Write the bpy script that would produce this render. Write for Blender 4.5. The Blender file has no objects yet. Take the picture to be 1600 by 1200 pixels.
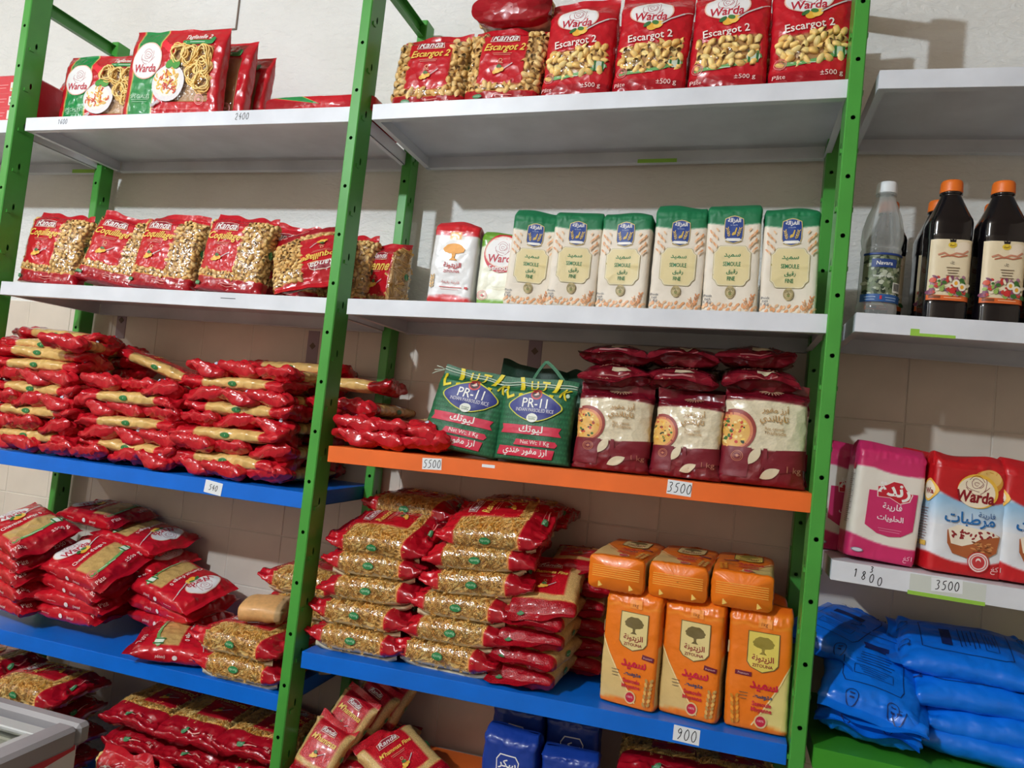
import bpy, math, random
import numpy as np
from mathutils import Matrix, Vector
random.seed(7); RNG = np.random.default_rng(7)
S = bpy.context.scene
COL = S.collection
R = math.radians

# ------------------------------------------------------------------ camera, light, exposure
cam = bpy.data.cameras.new('camera'); camo = bpy.data.objects.new('camera', cam); COL.objects.link(camo)
S.camera = camo
cam.sensor_fit = 'HORIZONTAL'; cam.sensor_width = 36.0; cam.lens = 36.0 * 1131.7 / 1600
cam.clip_start = .02; cam.clip_end = 60
CAMR = ((0.9544, 0.2819, 0.0980), (0.0792, 0.0775, -0.9938), (-0.2878, 0.9563, 0.0516))   # right, down, forward
r_, d_, f_ = [Vector(v).normalized() for v in CAMR]
camo.matrix_world = Matrix(((r_.x, -d_.x, -f_.x, .86368), (r_.y, -d_.y, -f_.y, -1.37688), (r_.z, -d_.z, -f_.z, 1.5), (0, 0, 0, 1)))
W = bpy.data.worlds.new('world'); S.world = W; W.use_nodes = True
wn = W.node_tree.nodes['Background']; wn.inputs[0].default_value = (1.0, .95, .90, 1); wn.inputs[1].default_value = .23
def lamp(name, loc, energy, col, size):
    l = bpy.data.lights.new(name, 'POINT'); l.energy = energy; l.color = col; l.shadow_soft_size = size
    o = bpy.data.objects.new(name, l); o.location = loc; COL.objects.link(o); return o
lamp('ceiling_bulb', (-.66, -2.45, 2.84), 195, (.82, .92, 1.0), .04)
lamp('ceiling_bulb', (-2.5, -1.8, 2.8), 36, (.88, .95, 1.0), .05)
S.view_settings.view_transform = 'Standard'; S.view_settings.look = 'None'
S.view_settings.exposure = 0.0; S.view_settings.gamma = 1.0; S.view_settings.use_curve_mapping = False

# ------------------------------------------------------------------ small helpers
def lin(c):
    c = np.asarray(c, float) / 255.0
    return np.where(c <= .04045, c / 12.92, ((c + .055) / 1.055) ** 2.4)
def lin4(c): return tuple(lin(c)) + (1,)
_T = np.random.default_rng(3).random((32, 32, 32)) * 2 - 1
def vn(P):
    P = np.asarray(P, float); F = np.floor(P).astype(int); f = P - F; f = f * f * (3 - 2 * f)
    a = F & 31; b = (F + 1) & 31; x, y, z = f[..., 0], f[..., 1], f[..., 2]
    g = lambda i, j, k: _T[i, j, k]
    c0 = (g(a[..., 0], a[..., 1], a[..., 2]) * (1 - x) + g(b[..., 0], a[..., 1], a[..., 2]) * x) * (1 - y) + (g(a[..., 0], b[..., 1], a[..., 2]) * (1 - x) + g(b[..., 0], b[..., 1], a[..., 2]) * x) * y
    c1 = (g(a[..., 0], a[..., 1], b[..., 2]) * (1 - x) + g(b[..., 0], a[..., 1], b[..., 2]) * x) * (1 - y) + (g(a[..., 0], b[..., 1], b[..., 2]) * (1 - x) + g(b[..., 0], b[..., 1], b[..., 2]) * x) * y
    return c0 * (1 - z) + c1 * z
def fbm(P, o=3):
    s = 0; a = 1
    for i in range(o): s = s + a * vn(P * 2 ** i + i * 7.3); a *= .5
    return s
def ridge(P, o=2):
    s = 0; a = 1
    for i in range(o): s = s + a * (1 - 2 * np.abs(vn(P * 2 ** i + i * 5.1))); a *= .5
    return s

def mesh(name, V, F, mats, cols=None, smooth=True, midx=None):
    """V (n,3); F list of index arrays (each (m,k))"""
    m = bpy.data.meshes.new(name); V = np.ascontiguousarray(V, np.float32).reshape(-1, 3)
    F = [np.asarray(f, np.int32) for f in F if len(f)]
    li = np.concatenate([f.ravel() for f in F]); lt = np.concatenate([np.full(len(f), f.shape[1], np.int32) for f in F])
    ls = np.concatenate([[0], np.cumsum(lt)[:-1]]).astype(np.int32)
    m.vertices.add(len(V)); m.vertices.foreach_set('co', V.ravel())
    m.loops.add(len(li)); m.loops.foreach_set('vertex_index', li)
    m.polygons.add(len(lt)); m.polygons.foreach_set('loop_start', ls); m.polygons.foreach_set('loop_total', lt)
    m.polygons.foreach_set('use_smooth', np.full(len(lt), bool(smooth)))
    if midx is not None: m.polygons.foreach_set('material_index', np.asarray(midx, np.int32))
    m.update(calc_edges=True)
    if cols is not None:
        c = np.ones((len(V), 4), np.float32); c[:, :3] = lin(cols)
        a = m.color_attributes.new('Col', 'FLOAT_COLOR', 'POINT'); a.data.foreach_set('color', c.ravel())
    for x in (mats if isinstance(mats, (list, tuple)) else [mats]): m.materials.append(x)
    return m
class MB:
    """collects boxes, tubes and grids into one mesh"""
    def __init__(s): s.V = []; s.F4 = []; s.F3 = []; s.C = []; s.n = 0
    def add(s, V, F4=(), F3=(), c=None):
        V = np.asarray(V, float).reshape(-1, 3)
        if len(F4): s.F4.append(np.asarray(F4, int).reshape(-1, 4) + s.n)
        if len(F3): s.F3.append(np.asarray(F3, int).reshape(-1, 3) + s.n)
        s.V.append(V); s.n += len(V)
        if c is not None:
            c = np.asarray(c, float); s.C.append(np.broadcast_to(c, (len(V), 3)))
        return s
    def box(s, x0, x1, y0, y1, z0, z1, b=0.0, c=None):
        if b <= 0:
            V = [(x, y, z) for x in (x0, x1) for y in (y0, y1) for z in (z0, z1)]
            return s.add(V, [(0, 1, 3, 2), (4, 6, 7, 5), (0, 4, 5, 1), (2, 3, 7, 6), (0, 2, 6, 4), (1, 5, 7, 3)], c=c)
        X = (x0, x1); Y = (y0, y1); Z = (z0, z1); V = []; ix = {}
        for i in range(2):
            for j in range(2):
                for k in range(2):
                    sx, sy, sz = (1 - 2 * i) * b, (1 - 2 * j) * b, (1 - 2 * k) * b
                    for a, q in enumerate(((0, sy, sz), (sx, 0, sz), (sx, sy, 0))):
                        ix[i, j, k, a] = len(V); V.append((X[i] + q[0], Y[j] + q[1], Z[k] + q[2]))
        I = lambda i, j, k, a: ix[i, j, k, a]
        q4 = []; q3 = []
        for i in range(2):
            q4.append((I(i, 0, 0, 0), I(i, 1, 0, 0), I(i, 1, 1, 0), I(i, 0, 1, 0)) if i else (I(i, 0, 0, 0), I(i, 0, 1, 0), I(i, 1, 1, 0), I(i, 1, 0, 0)))
            q4.append((I(0, i, 0, 1), I(1, i, 0, 1), I(1, i, 1, 1), I(0, i, 1, 1)) if not i else (I(0, i, 0, 1), I(0, i, 1, 1), I(1, i, 1, 1), I(1, i, 0, 1)))
            q4.append((I(0, 0, i, 2), I(1, 0, i, 2), I(1, 1, i, 2), I(0, 1, i, 2)) if i else (I(0, 0, i, 2), I(0, 1, i, 2), I(1, 1, i, 2), I(1, 0, i, 2)))
            for j in range(2):
                q4.append((I(i, j, 0, 0), I(i, j, 1, 0), I(i, j, 1, 1), I(i, j, 0, 1)))
                q4.append((I(i, 0, j, 0), I(i, 1, j, 0), I(i, 1, j, 2), I(i, 0, j, 2)))
                q4.append((I(0, i, j, 1), I(1, i, j, 1), I(1, i, j, 2), I(0, i, j, 2)))
                for k in range(2): q3.append((I(i, j, k, 0), I(i, j, k, 1), I(i, j, k, 2)))
        return s.add(V, q4, q3, c=c)
    def tube(s, pts, rad, n=8, c=None, cap=True):
        pts = np.asarray(pts, float); m = len(pts); rad = np.broadcast_to(np.asarray(rad, float), (m,))
        T = np.gradient(pts, axis=0); T /= np.linalg.norm(T, axis=1, keepdims=True) + 1e-12
        up = np.array([0, 0, 1.0]) if abs(T[0][2]) < .9 else np.array([1.0, 0, 0]); V = []
        for i in range(m):
            a = np.cross(T[i], up); a /= np.linalg.norm(a) + 1e-12; b = np.cross(a, T[i]); up = b
            t = np.arange(n) * 2 * np.pi / n
            V.append(pts[i] + rad[i] * (np.cos(t)[:, None] * a + np.sin(t)[:, None] * b))
        F = [(i * n + k, i * n + (k + 1) % n, (i + 1) * n + (k + 1) % n, (i + 1) * n + k) for i in range(m - 1) for k in range(n)]
        V = np.concatenate(V); F3 = []
        if cap:
            V = np.vstack([V, pts[0], pts[-1]]); e = m * n
            F3 = [(e, (k + 1) % n, k) for k in range(n)] + [(e + 1, (m - 1) * n + k, (m - 1) * n + (k + 1) % n) for k in range(n)]
        return s.add(V, F, F3, c=c)
    def build(s, name, mats, smooth=False):
        return mesh(name, np.concatenate(s.V), (([np.concatenate(s.F4)] if s.F4 else []) + ([np.concatenate(s.F3)] if s.F3 else [])), mats, np.concatenate(s.C) if s.C else None, smooth)

# ------------------------------------------------------------------ materials
def nmat(name):
    m = bpy.data.materials.new(name); m.use_nodes = True; nt = m.node_tree
    return m, nt, nt.nodes['Principled BSDF']
def N(nt, t, **k):
    n = nt.nodes.new(t)
    for a, v in k.items(): setattr(n, a, v)
    return n
def bumpify(nt, b, scale, strength, dist=.002, detail=3, src='noise', coord='Object', stretch=None):
    tc = N(nt, 'ShaderNodeTexCoord'); mp = N(nt, 'ShaderNodeMapping')
    if stretch: mp.inputs['Scale'].default_value = stretch
    nt.links.new(tc.outputs[coord], mp.inputs[0])
    if src == 'noise': t = N(nt, 'ShaderNodeTexNoise'); t.inputs['Detail'].default_value = detail; out = t.outputs[0]
    else: t = N(nt, 'ShaderNodeTexVoronoi'); out = t.outputs[0]
    t.inputs['Scale'].default_value = scale; nt.links.new(mp.outputs[0], t.inputs['Vector'])
    bp = N(nt, 'ShaderNodeBump'); bp.inputs['Strength'].default_value = strength; bp.inputs['Distance'].default_value = dist
    nt.links.new(out, bp.inputs['Height']); nt.links.new(bp.outputs[0], b.inputs['Normal'])
    return out
def vcmat(name, rough, coat=0, spec=.5, bump=None, grain=0, grain_scale=300):
    m, nt, b = nmat(name); a = N(nt, 'ShaderNodeAttribute'); a.attribute_name = 'Col'; src = a.outputs['Color']
    if grain:
        t = N(nt, 'ShaderNodeTexNoise'); t.inputs['Scale'].default_value = grain_scale; t.inputs['Detail'].default_value = 4
        tc = N(nt, 'ShaderNodeTexCoord'); nt.links.new(tc.outputs['Object'], t.inputs['Vector'])
        mr = N(nt, 'ShaderNodeMapRange'); mr.inputs[1].default_value = .3; mr.inputs[2].default_value = .7; mr.inputs[3].default_value = 1 - grain; mr.inputs[4].default_value = 1 + grain
        nt.links.new(t.outputs[0], mr.inputs[0]); mx = N(nt, 'ShaderNodeVectorMath', operation='SCALE')
        nt.links.new(src, mx.inputs[0]); nt.links.new(mr.outputs[0], mx.inputs['Scale']); src = mx.outputs[0]
    nt.links.new(src, b.inputs['Base Color']); b.inputs['Roughness'].default_value = rough; b.inputs['Specular IOR Level'].default_value = spec
    b.inputs['Coat Weight'].default_value = coat; b.inputs['Coat Roughness'].default_value = .12
    if bump: bumpify(nt, b, *bump)
    return m
def plain(name, c, rough=.5, metal=0, bump=None, var=0, coat=0):
    m, nt, b = nmat(name); b.inputs['Base Color'].default_value = lin4(c); b.inputs['Roughness'].default_value = rough; b.inputs['Metallic'].default_value = metal
    b.inputs['Coat Weight'].default_value = coat
    if var:
        t = N(nt, 'ShaderNodeTexNoise'); t.inputs['Scale'].default_value = 9; t.inputs['Detail'].default_value = 5
        tc = N(nt, 'ShaderNodeTexCoord'); nt.links.new(tc.outputs['Object'], t.inputs['Vector'])
        r = N(nt, 'ShaderNodeValToRGB'); c = np.array(c, float)
        r.color_ramp.elements[0].position = .3; r.color_ramp.elements[1].position = .7
        r.color_ramp.elements[0].color = lin4(np.clip(c * (1 - var), 0, 255)); r.color_ramp.elements[1].color = lin4(np.clip(c * (1 + var), 0, 255))
        nt.links.new(t.outputs[0], r.inputs[0]); nt.links.new(r.outputs[0], b.inputs['Base Color'])
    if bump: bumpify(nt, b, *bump)
    return m
M_film = vcmat('glossy_printed_film', .27, coat=.35, bump=(48, .5, .006, 2, 'voronoi'))
M_crinkle = vcmat('crinkled_printed_film', .22, coat=.5, bump=(46, .75, .008, 1, 'voronoi'))
M_paper = vcmat('printed_paper', .5, bump=(60, .35, .002, 4))
M_satin = vcmat('satin_printed_paper', .36, coat=.15, bump=(45, .4, .003, 4))
M_woven = vcmat('woven_plastic_fabric', .5, bump=(420, .5, .0008, 1), grain=.18, grain_scale=160)
M_ink = vcmat('printing_ink', .48, coat=0, bump=(55, .35, .003, 3))
M_grain = vcmat('grains_behind_film', .25, coat=.4, bump=(500, .8, .0015, 2), grain=.22, grain_scale=420)
M_pasta = vcmat('dry_pasta', .5, bump=(200, .2, .0006, 2), grain=.12, grain_scale=60)
M_blue_film = vcmat('blue_plastic_film', .34, coat=.15, bump=(22, .45, .006, 3))
M_paint = {k: plain('paint_' + k, c, r, 0, (60, .06, .001, 3), .04) for k, c, r in (('white', (220, 224, 232), .36), ('blue', (0, 106, 214), .36), ('orange', (236, 108, 38), .4), ('green', (72, 156, 62), .32), ('leaf_green', (60, 150, 40), .4))}
M_tag = plain('white_label_paper', (232, 236, 240), .5); M_pen = plain('black_marker', (22, 22, 30), .5); M_lime = plain('lime_tape', (150, 200, 70), .5)
def clear_mat():
    m = bpy.data.materials.new('clear_film'); m.use_nodes = True; nt = m.node_tree; nt.nodes.clear()
    o = N(nt, 'ShaderNodeOutputMaterial'); mx = N(nt, 'ShaderNodeMixShader'); t = N(nt, 'ShaderNodeBsdfTransparent'); g = N(nt, 'ShaderNodeBsdfGlossy'); g.inputs['Roughness'].default_value = .13
    t.inputs[0].default_value = (.97, .96, .95, 1)
    lw = N(nt, 'ShaderNodeLayerWeight'); lw.inputs[0].default_value = .18; mr = N(nt, 'ShaderNodeMapRange'); mr.inputs[3].default_value = .09; mr.inputs[4].default_value = .6
    nt.links.new(lw.outputs['Fresnel'], mr.inputs[0]); nt.links.new(mr.outputs[0], mx.inputs[0]); nt.links.new(t.outputs[0], mx.inputs[1]); nt.links.new(g.outputs[0], mx.inputs[2]); nt.links.new(mx.outputs[0], o.inputs[0])
    tc = N(nt, 'ShaderNodeTexCoord'); n = N(nt, 'ShaderNodeTexNoise'); n.inputs['Scale'].default_value = 70; bp = N(nt, 'ShaderNodeBump'); bp.inputs['Strength'].default_value = .9; bp.inputs['Distance'].default_value = .006
    nt.links.new(tc.outputs['Object'], n.inputs['Vector']); nt.links.new(n.outputs[0], bp.inputs['Height']); nt.links.new(bp.outputs[0], g.inputs['Normal'])
    return m
M_clear = clear_mat()

# ------------------------------------------------------------------ objects
def link(name, me, parent=None, label=None, kind=None, mw=None):
    o = bpy.data.objects.new(name, me); COL.objects.link(o)
    if parent: o.parent = parent
    if label: o['label'] = label
    if kind: o['kind'] = kind
    if mw is not None: o.matrix_world = mw
    return o
def thing(name, label, cat, group=None, mw=None):
    o = bpy.data.objects.new(name, None); COL.objects.link(o); o.empty_display_size = .03
    o['label'] = label; o['category'] = cat
    if group: o['group'] = group
    if mw is not None: o.matrix_world = mw
    return o
def put(proto, name, label, cat, group, mw):
    """a new individual: an Empty and one child object for each part of the prototype (mesh data shared)"""
    t = thing(name, label, cat, group, mw)
    for (pn, me, kind, lab, subs) in proto:
        o = link(pn, me, t, lab, kind)
        for (sn, sm, sk) in subs: link(sn, sm, o, None, sk)
    return t
def T(x, y, z): return Matrix.Translation((x, y, z))
def RX(a): return Matrix.Rotation(R(a), 4, 'X')
def RY(a): return Matrix.Rotation(R(a), 4, 'Y')
def RZ(a): return Matrix.Rotation(R(a), 4, 'Z')

# ------------------------------------------------------------------ lettering
AR = {'ا': (0xFE8D, 2), 'أ': (0xFE83, 2), 'ب': (0xFE8F, 4), 'ة': (0xFE93, 2), 'ت': (0xFE95, 4), 'ج': (0xFE9D, 4), 'ح': (0xFEA1, 4), 'د': (0xFEA9, 2), 'ذ': (0xFEAB, 2), 'ر': (0xFEAD, 2), 'ز': (0xFEAF, 2), 'س': (0xFEB1, 4), 'ش': (0xFEB5, 4), 'ص': (0xFEB9, 4), 'ط': (0xFEC1, 4), 'ع': (0xFEC9, 4), 'غ': (0xFECD, 4), 'ف': (0xFED1, 4), 'ق': (0xFED5, 4), 'ك': (0xFED9, 4), 'ل': (0xFEDD, 4), 'م': (0xFEE1, 4), 'ن': (0xFEE5, 4), 'ه': (0xFEE9, 4), 'و': (0xFEED, 2), 'ى': (0xFEEF, 2), 'ي': (0xFEF1, 4)}
def shape_ar(s):
    out = []
    for w in s.split(' '):
        o = ''
        for i, ch in enumerate(w):
            if ch not in AR: o += ch; continue
            base, n = AR[ch]; pj = i > 0 and w[i - 1] in AR and AR[w[i - 1]][1] == 4; nj = i < len(w) - 1 and w[i + 1] in AR and n == 4
            o += chr(base + (3 if pj and nj else 1 if pj else 2 if nj else 0))
        out.append(o[::-1])
    return ' '.join(out[::-1])
_TC = {}
def text_mesh(s, bold=0.0, shear=0.0):
    k = (s, bold, shear)
    if k in _TC: return _TC[k]
    c = bpy.data.curves.new('lettering', 'FONT'); c.body = shape_ar(s) if any(ch in AR for ch in s) else s
    c.resolution_u = 2; c.offset = bold; c.shear = shear; c.fill_mode = 'FRONT'
    o = bpy.data.objects.new('lettering', c); COL.objects.link(o); bpy.context.view_layer.update()
    ev = o.evaluated_get(bpy.context.evaluated_depsgraph_get()); m = ev.to_mesh(); m.calc_loop_triangles()
    V = np.zeros(len(m.vertices) * 3, np.float32); m.vertices.foreach_get('co', V); V = V.reshape(-1, 3)[:, :2].astype(float)
    F = np.zeros(len(m.loop_triangles) * 3, np.int32); m.loop_triangles.foreach_get('vertices', F); F = F.reshape(-1, 3)
    ev.to_mesh_clear(); COL.objects.unlink(o); bpy.data.objects.remove(o); bpy.data.curves.remove(c)
    lo, hi = V.min(0), V.max(0); V = (V - (lo + hi) / 2) / (hi[0] - lo[0]); _TC[k] = (V, F); return V, F

# ------------------------------------------------------------------ bags: a closed grid of rings; front is -Y, z up
class Bag:
    def __init__(s, w, d, h, p=4, prof='stand', res=.0026, seed=0, amp=1.0, seal=.012, recess=None, mask=None, lean=0, flare=.06, crump=1.0, slump=0, endfill=.03):
        s.w, s.d, s.h = w, d, h; a, b = w / 2, d / 2
        th = np.linspace(0, 2 * np.pi, 2001) + np.pi / 2; c, sn = np.cos(th), np.sin(th)
        nx = np.sign(c) * np.abs(c) ** (2 / p); ny = np.sign(sn) * np.abs(sn) ** (2 / p)
        L = np.concatenate([[0], np.cumsum(np.hypot(np.diff(nx * a), np.diff(ny * b)))]); n = max(24, int(L[-1] / res)); n += n % 2
        q = np.linspace(0, L[-1], n + 1)[:-1]; s.nx = np.interp(q, L, nx); s.ny = np.interp(q, L, ny); s.n = n
        if prof == 'box':
            z = np.concatenate([[0, 0, .002, .005, .01], np.linspace(.016, h * .9, max(6, int(h * .9 / res))), h * np.array([.915, .93, .945, .96, .975, .985, .993, 1.0, 1.0])])
            t = z / h; fb = np.interp(t, [0, .89, .94, .98, 1], [1, 1, .84, .46, .24]); fa = np.interp(t, [0, .9, .97, 1], [1, 1, .985, .95])
            fb = fb * (1 + .05 * np.sin(np.pi * np.clip(t, 0, 1))); fa = fa * (1 + .015 * np.sin(np.pi * np.clip(t, 0, 1)))
            fb[0] = fa[0] = .02; fa[1] = .975; fb[1] = .96; fa[2] = .99; fb[2] = .985; fa[-1] = .9; fb[-1] = .03
            edge = np.exp(-((t - .93) / .05) ** 2) + np.exp(-(t / .04) ** 2)
            yo = np.interp(t, [0, .9, 1], [0, 0, -.06 * d])
        elif prof == 'stand':
            z = np.concatenate([[0, 0, .002, .006], np.linspace(.01, h - seal, max(8, int(h / res))), h - seal + seal * np.array([.15, .4, .7, 1.0])])
            t = z / h; ts = (h - seal) / h
            fb = np.interp(t, [0, .08, .3, .6, .82, ts * .97, ts, 1], [.82, .94, 1, .97, .80, .17, .03, .02]); fa = np.interp(t, [0, .05, .3, .8, ts, 1], [1.0 + flare, 1.0, .97, .97, .98, .99])
            fa[0] = fb[0] = .02; fb[1] *= .95
            edge = np.exp(-((t - ts) / .10) ** 2) + .8 * np.exp(-(t / .07) ** 2); yo = .06 * d * np.clip((t - .6) / .4, 0, 1) ** 2
        else:   # pillow with a crimped fin at both ends
            z = np.concatenate([seal * np.array([0, .3, .6, .85]), np.linspace(seal, h - seal, max(8, int((h - 2 * seal) / res))), h - seal + seal * np.array([.15, .4, .7, 1.0])])
            if endfill > .3: z = np.concatenate([[0], z, [h]])
            t = z / h; m_ = np.clip((z - seal) / (h - 2 * seal), 0, 1)
            fb = np.maximum((1 - np.abs(2 * m_ - 1) ** 3.6) ** .5, endfill * np.clip(np.minimum(z, h - z) / seal, .12 if endfill < .3 else .62, 1)); fa = 1 - .04 * np.sin(np.pi * m_) + .02
            edge = np.exp(-((m_) / .09) ** 2) + np.exp(-((1 - m_) / .09) ** 2); yo = np.zeros_like(z)
            if endfill > .3: fb[[0, -1]] = .01; fa = np.broadcast_to(fa, z.shape).copy(); fa[[0, -1]] = .75
        s.z = z; s.m = len(z); J = np.arange(s.m)
        P = np.empty((s.m, n, 3)); P[..., 0] = a * fa[:, None] * s.nx; P[..., 1] = b * fb[:, None] * s.ny + yo[:, None]; P[..., 2] = z[:, None]
        nn = np.stack([s.nx ** 3 / a, s.ny ** 3 / b], -1); nn /= np.linalg.norm(nn, axis=1, keepdims=True)
        o = np.array([seed * 3.71, seed * 1.37, seed * 2.13])
        E = np.clip(edge, 0, 1)[:, None]; live = np.clip(fb, .15, 1)[:, None]
        if prof == 'box':
            w_ = .0011 * fbm(P * 28 + o) + .0016 * E * ridge(P * np.array([95, 95, 60]) + o) + .0002 * fbm(P * 90 + o)
            P[..., 2] += (.05 * h * np.clip((t - .9) / .1, 0, 1)[:, None] * vn(P * np.array([20, 9, 0]) + o + 3))
        else:
            w_ = live * (.0022 * fbm(P * 24 + o) + .0005 * ridge(P * 60 + o)) + crump * E * np.clip(fb / .35, .06, 1)[:, None] * (.0040 * vn(P * np.array([75, 75, 16]) + o) + .0022 * ridge(P * 48 + o))
            bend = .010 * crump * np.clip(1 - z / (3 * seal), 0, 1) ** 2 * (prof != 'stand') + .012 * crump * np.clip((z - h + 3 * seal) / (3 * seal), 0, 1) ** 2
            P[..., 1] += bend[:, None] * vn(np.stack([P[..., 0] * 22 + o[0], P[..., 2] * 5, P[..., 0] * 0 + o[1]], -1))
            P[..., 2] += (np.sign(t - .5) * bend * .5)[:, None] * vn(np.stack([P[..., 0] * 30 + o[0], P[..., 0] * 0 + o[2], P[..., 2] * 3], -1))
        w_ = w_ * amp
        if prof == 'pillow' and endfill > .3: w_[[0, -1]] = 0
        if prof in ('box', 'stand'): w_[:3] *= .3
        P[..., 0] += w_ * nn[:, 0]; P[..., 1] += w_ * nn[:, 1]
        if lean: P[..., 0] += lean * (P[..., 2] / h) ** 1.5
        if slump: P[..., 1] -= slump * (P[..., 2] / h) ** 2
        if prof in ('box', 'stand'): P[..., 2] = np.maximum(P[..., 2], 0)
        s.P0 = P.copy()
        dj = np.gradient(P, axis=0); di = (np.roll(P, -1, 1) - np.roll(P, 1, 1)); nv = np.cross(di, dj); nv /= np.linalg.norm(nv, axis=2, keepdims=True) + 1e-12
        cen = P.mean(1, keepdims=True); sg = np.sign(((P - cen) * nv).sum(2).mean()); s.Nv = nv * (sg if sg else 1); s.flip = sg < 0
        s.P = P; s.mask = None; s.fb = fb
        s.U = np.broadcast_to(s.nx, (s.m, n)); s.Y = np.broadcast_to(s.ny, (s.m, n)); s.Vv = np.broadcast_to((z / h)[:, None], (s.m, n))
        if mask is not None:
            s.mask = mask(s.U, s.Vv, s.Y) & (fb[:, None] > .25)
            if recess: s.P = P - s.Nv * (recess * s.mask * np.clip(fb, 0, 1)[:, None])[..., None]
        ar = np.arange(n); fr = ar[(s.ny < .02)]; s.fi = fr; 
        lf = ar[: n // 2]; s.li = lf; s.ri = ar[n // 2:]
    def quads(s, sel=None):
        n, m = s.n, s.m; j, i = np.meshgrid(np.arange(m - 1), np.arange(n), indexing='ij'); i2 = (i + 1) % n
        F = np.stack([j * n + i, j * n + i2, (j + 1) * n + i2, (j + 1) * n + i], -1)
        if s.flip: F = F[..., ::-1]
        return (F if sel is None else F[sel]).reshape(-1, 4)
    def body(s, name, colfn, mat):
        C = np.zeros((s.m, s.n, 3)); du = s.w and .0011 / (s.w / 2); dv = .0012 / s.h
        for i in (-1, 0, 1):
            for j in (-1, 0, 1): c = np.zeros((s.m, s.n, 3)); c[:] = colfn(s.U + i * du, s.Vv + j * dv, s.Y); C += c / 9
        return mesh(name, s.P.reshape(-1, 3), [s.quads()], mat, C.reshape(-1, 3))
    def film(s, name, off=.0008):
        mk = s.mask & np.roll(s.mask, -1, 1); sel = mk[:-1] & mk[1:]
        F = s.quads(sel); V = (s.P0 + s.Nv * off).reshape(-1, 3); u, inv = np.unique(F, return_inverse=True)
        return mesh(name, V[u], [inv.reshape(-1, 4)], M_clear)
    def at(s, u, v, face='front', off=0.0):
        if face == 'front': idx = s.fi; key = s.nx[idx]; sg = 1
        elif face == 'left': idx = s.li; key = -s.ny[idx]; sg = 1
        else: idx = s.ri; key = s.ny[idx]; sg = 1
        k = np.argsort(key); fi = np.interp(u, key[k], idx[k].astype(float)); fj = np.interp(np.asarray(v) * s.h, s.z, np.arange(s.m))
        i0 = np.clip(np.floor(fi).astype(int), 0, s.n - 1); j0 = np.clip(np.floor(fj).astype(int), 0, s.m - 2); a = (fi - i0)[..., None]; b = (fj - j0)[..., None]; i1 = (i0 + 1) % s.n
        def sm(G): return (G[j0, i0] * (1 - a) + G[j0, i1] * a) * (1 - b) + (G[j0 + 1, i0] * (1 - a) + G[j0 + 1, i1] * a) * b
        nn = sm(s.Nv); return sm(s.P0) + nn * np.asarray(off)[..., None] if np.ndim(off) else sm(s.P0) + nn * off, nn
    def scatter(s, gen, spacing, rng, sink=.0, cols=((225, 185, 110),), jit=.45, tilt=.5, mask=None):
        mk = s.mask if mask is None else mask; out = MB(); pts = []
        js, is_ = np.nonzero(mk); per = rng.permutation(len(js)); cell = {}
        X = s.P[js, is_]
        for k in per:
            q = X[k]; key = tuple(np.floor(q / spacing).astype(int)); ok = True
            for dx in (-1, 0, 1):
                for dy in (-1, 0, 1):
                    for dz in (-1, 0, 1):
                        for o in cell.get((key[0] + dx, key[1] + dy, key[2] + dz), ()):
                            if ((o - q) ** 2).sum() < spacing * spacing: ok = False; break
                        if not ok: break
                    if not ok: break
                if not ok: break
            if not ok: continue
            cell.setdefault(key, []).append(q)
            nz = s.Nv[js[k], is_[k]]; t = rng.normal(size=3); t -= nz * (t @ nz); t /= np.linalg.norm(t); t = t + nz * rng.uniform(-tilt, tilt); t /= np.linalg.norm(t)
            bb = np.cross(nz, t); bb /= np.linalg.norm(bb); n2 = np.cross(t, bb)
            V, F4, hue = gen; c = np.array(cols[rng.integers(len(cols))], float)
            ro = rng.uniform(0, 2 * np.pi); cr, sr = np.cos(ro), np.sin(ro); y = V[:, 1] * cr - V[:, 2] * sr; zz = V[:, 1] * sr + V[:, 2] * cr
            W_ = q + nz * sink + V[:, :1] * t + y[:, None] * bb + zz[:, None] * n2
            out.add(W_, F4, c=c * hue[:, None] if hue is not None else c)
        return out

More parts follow.
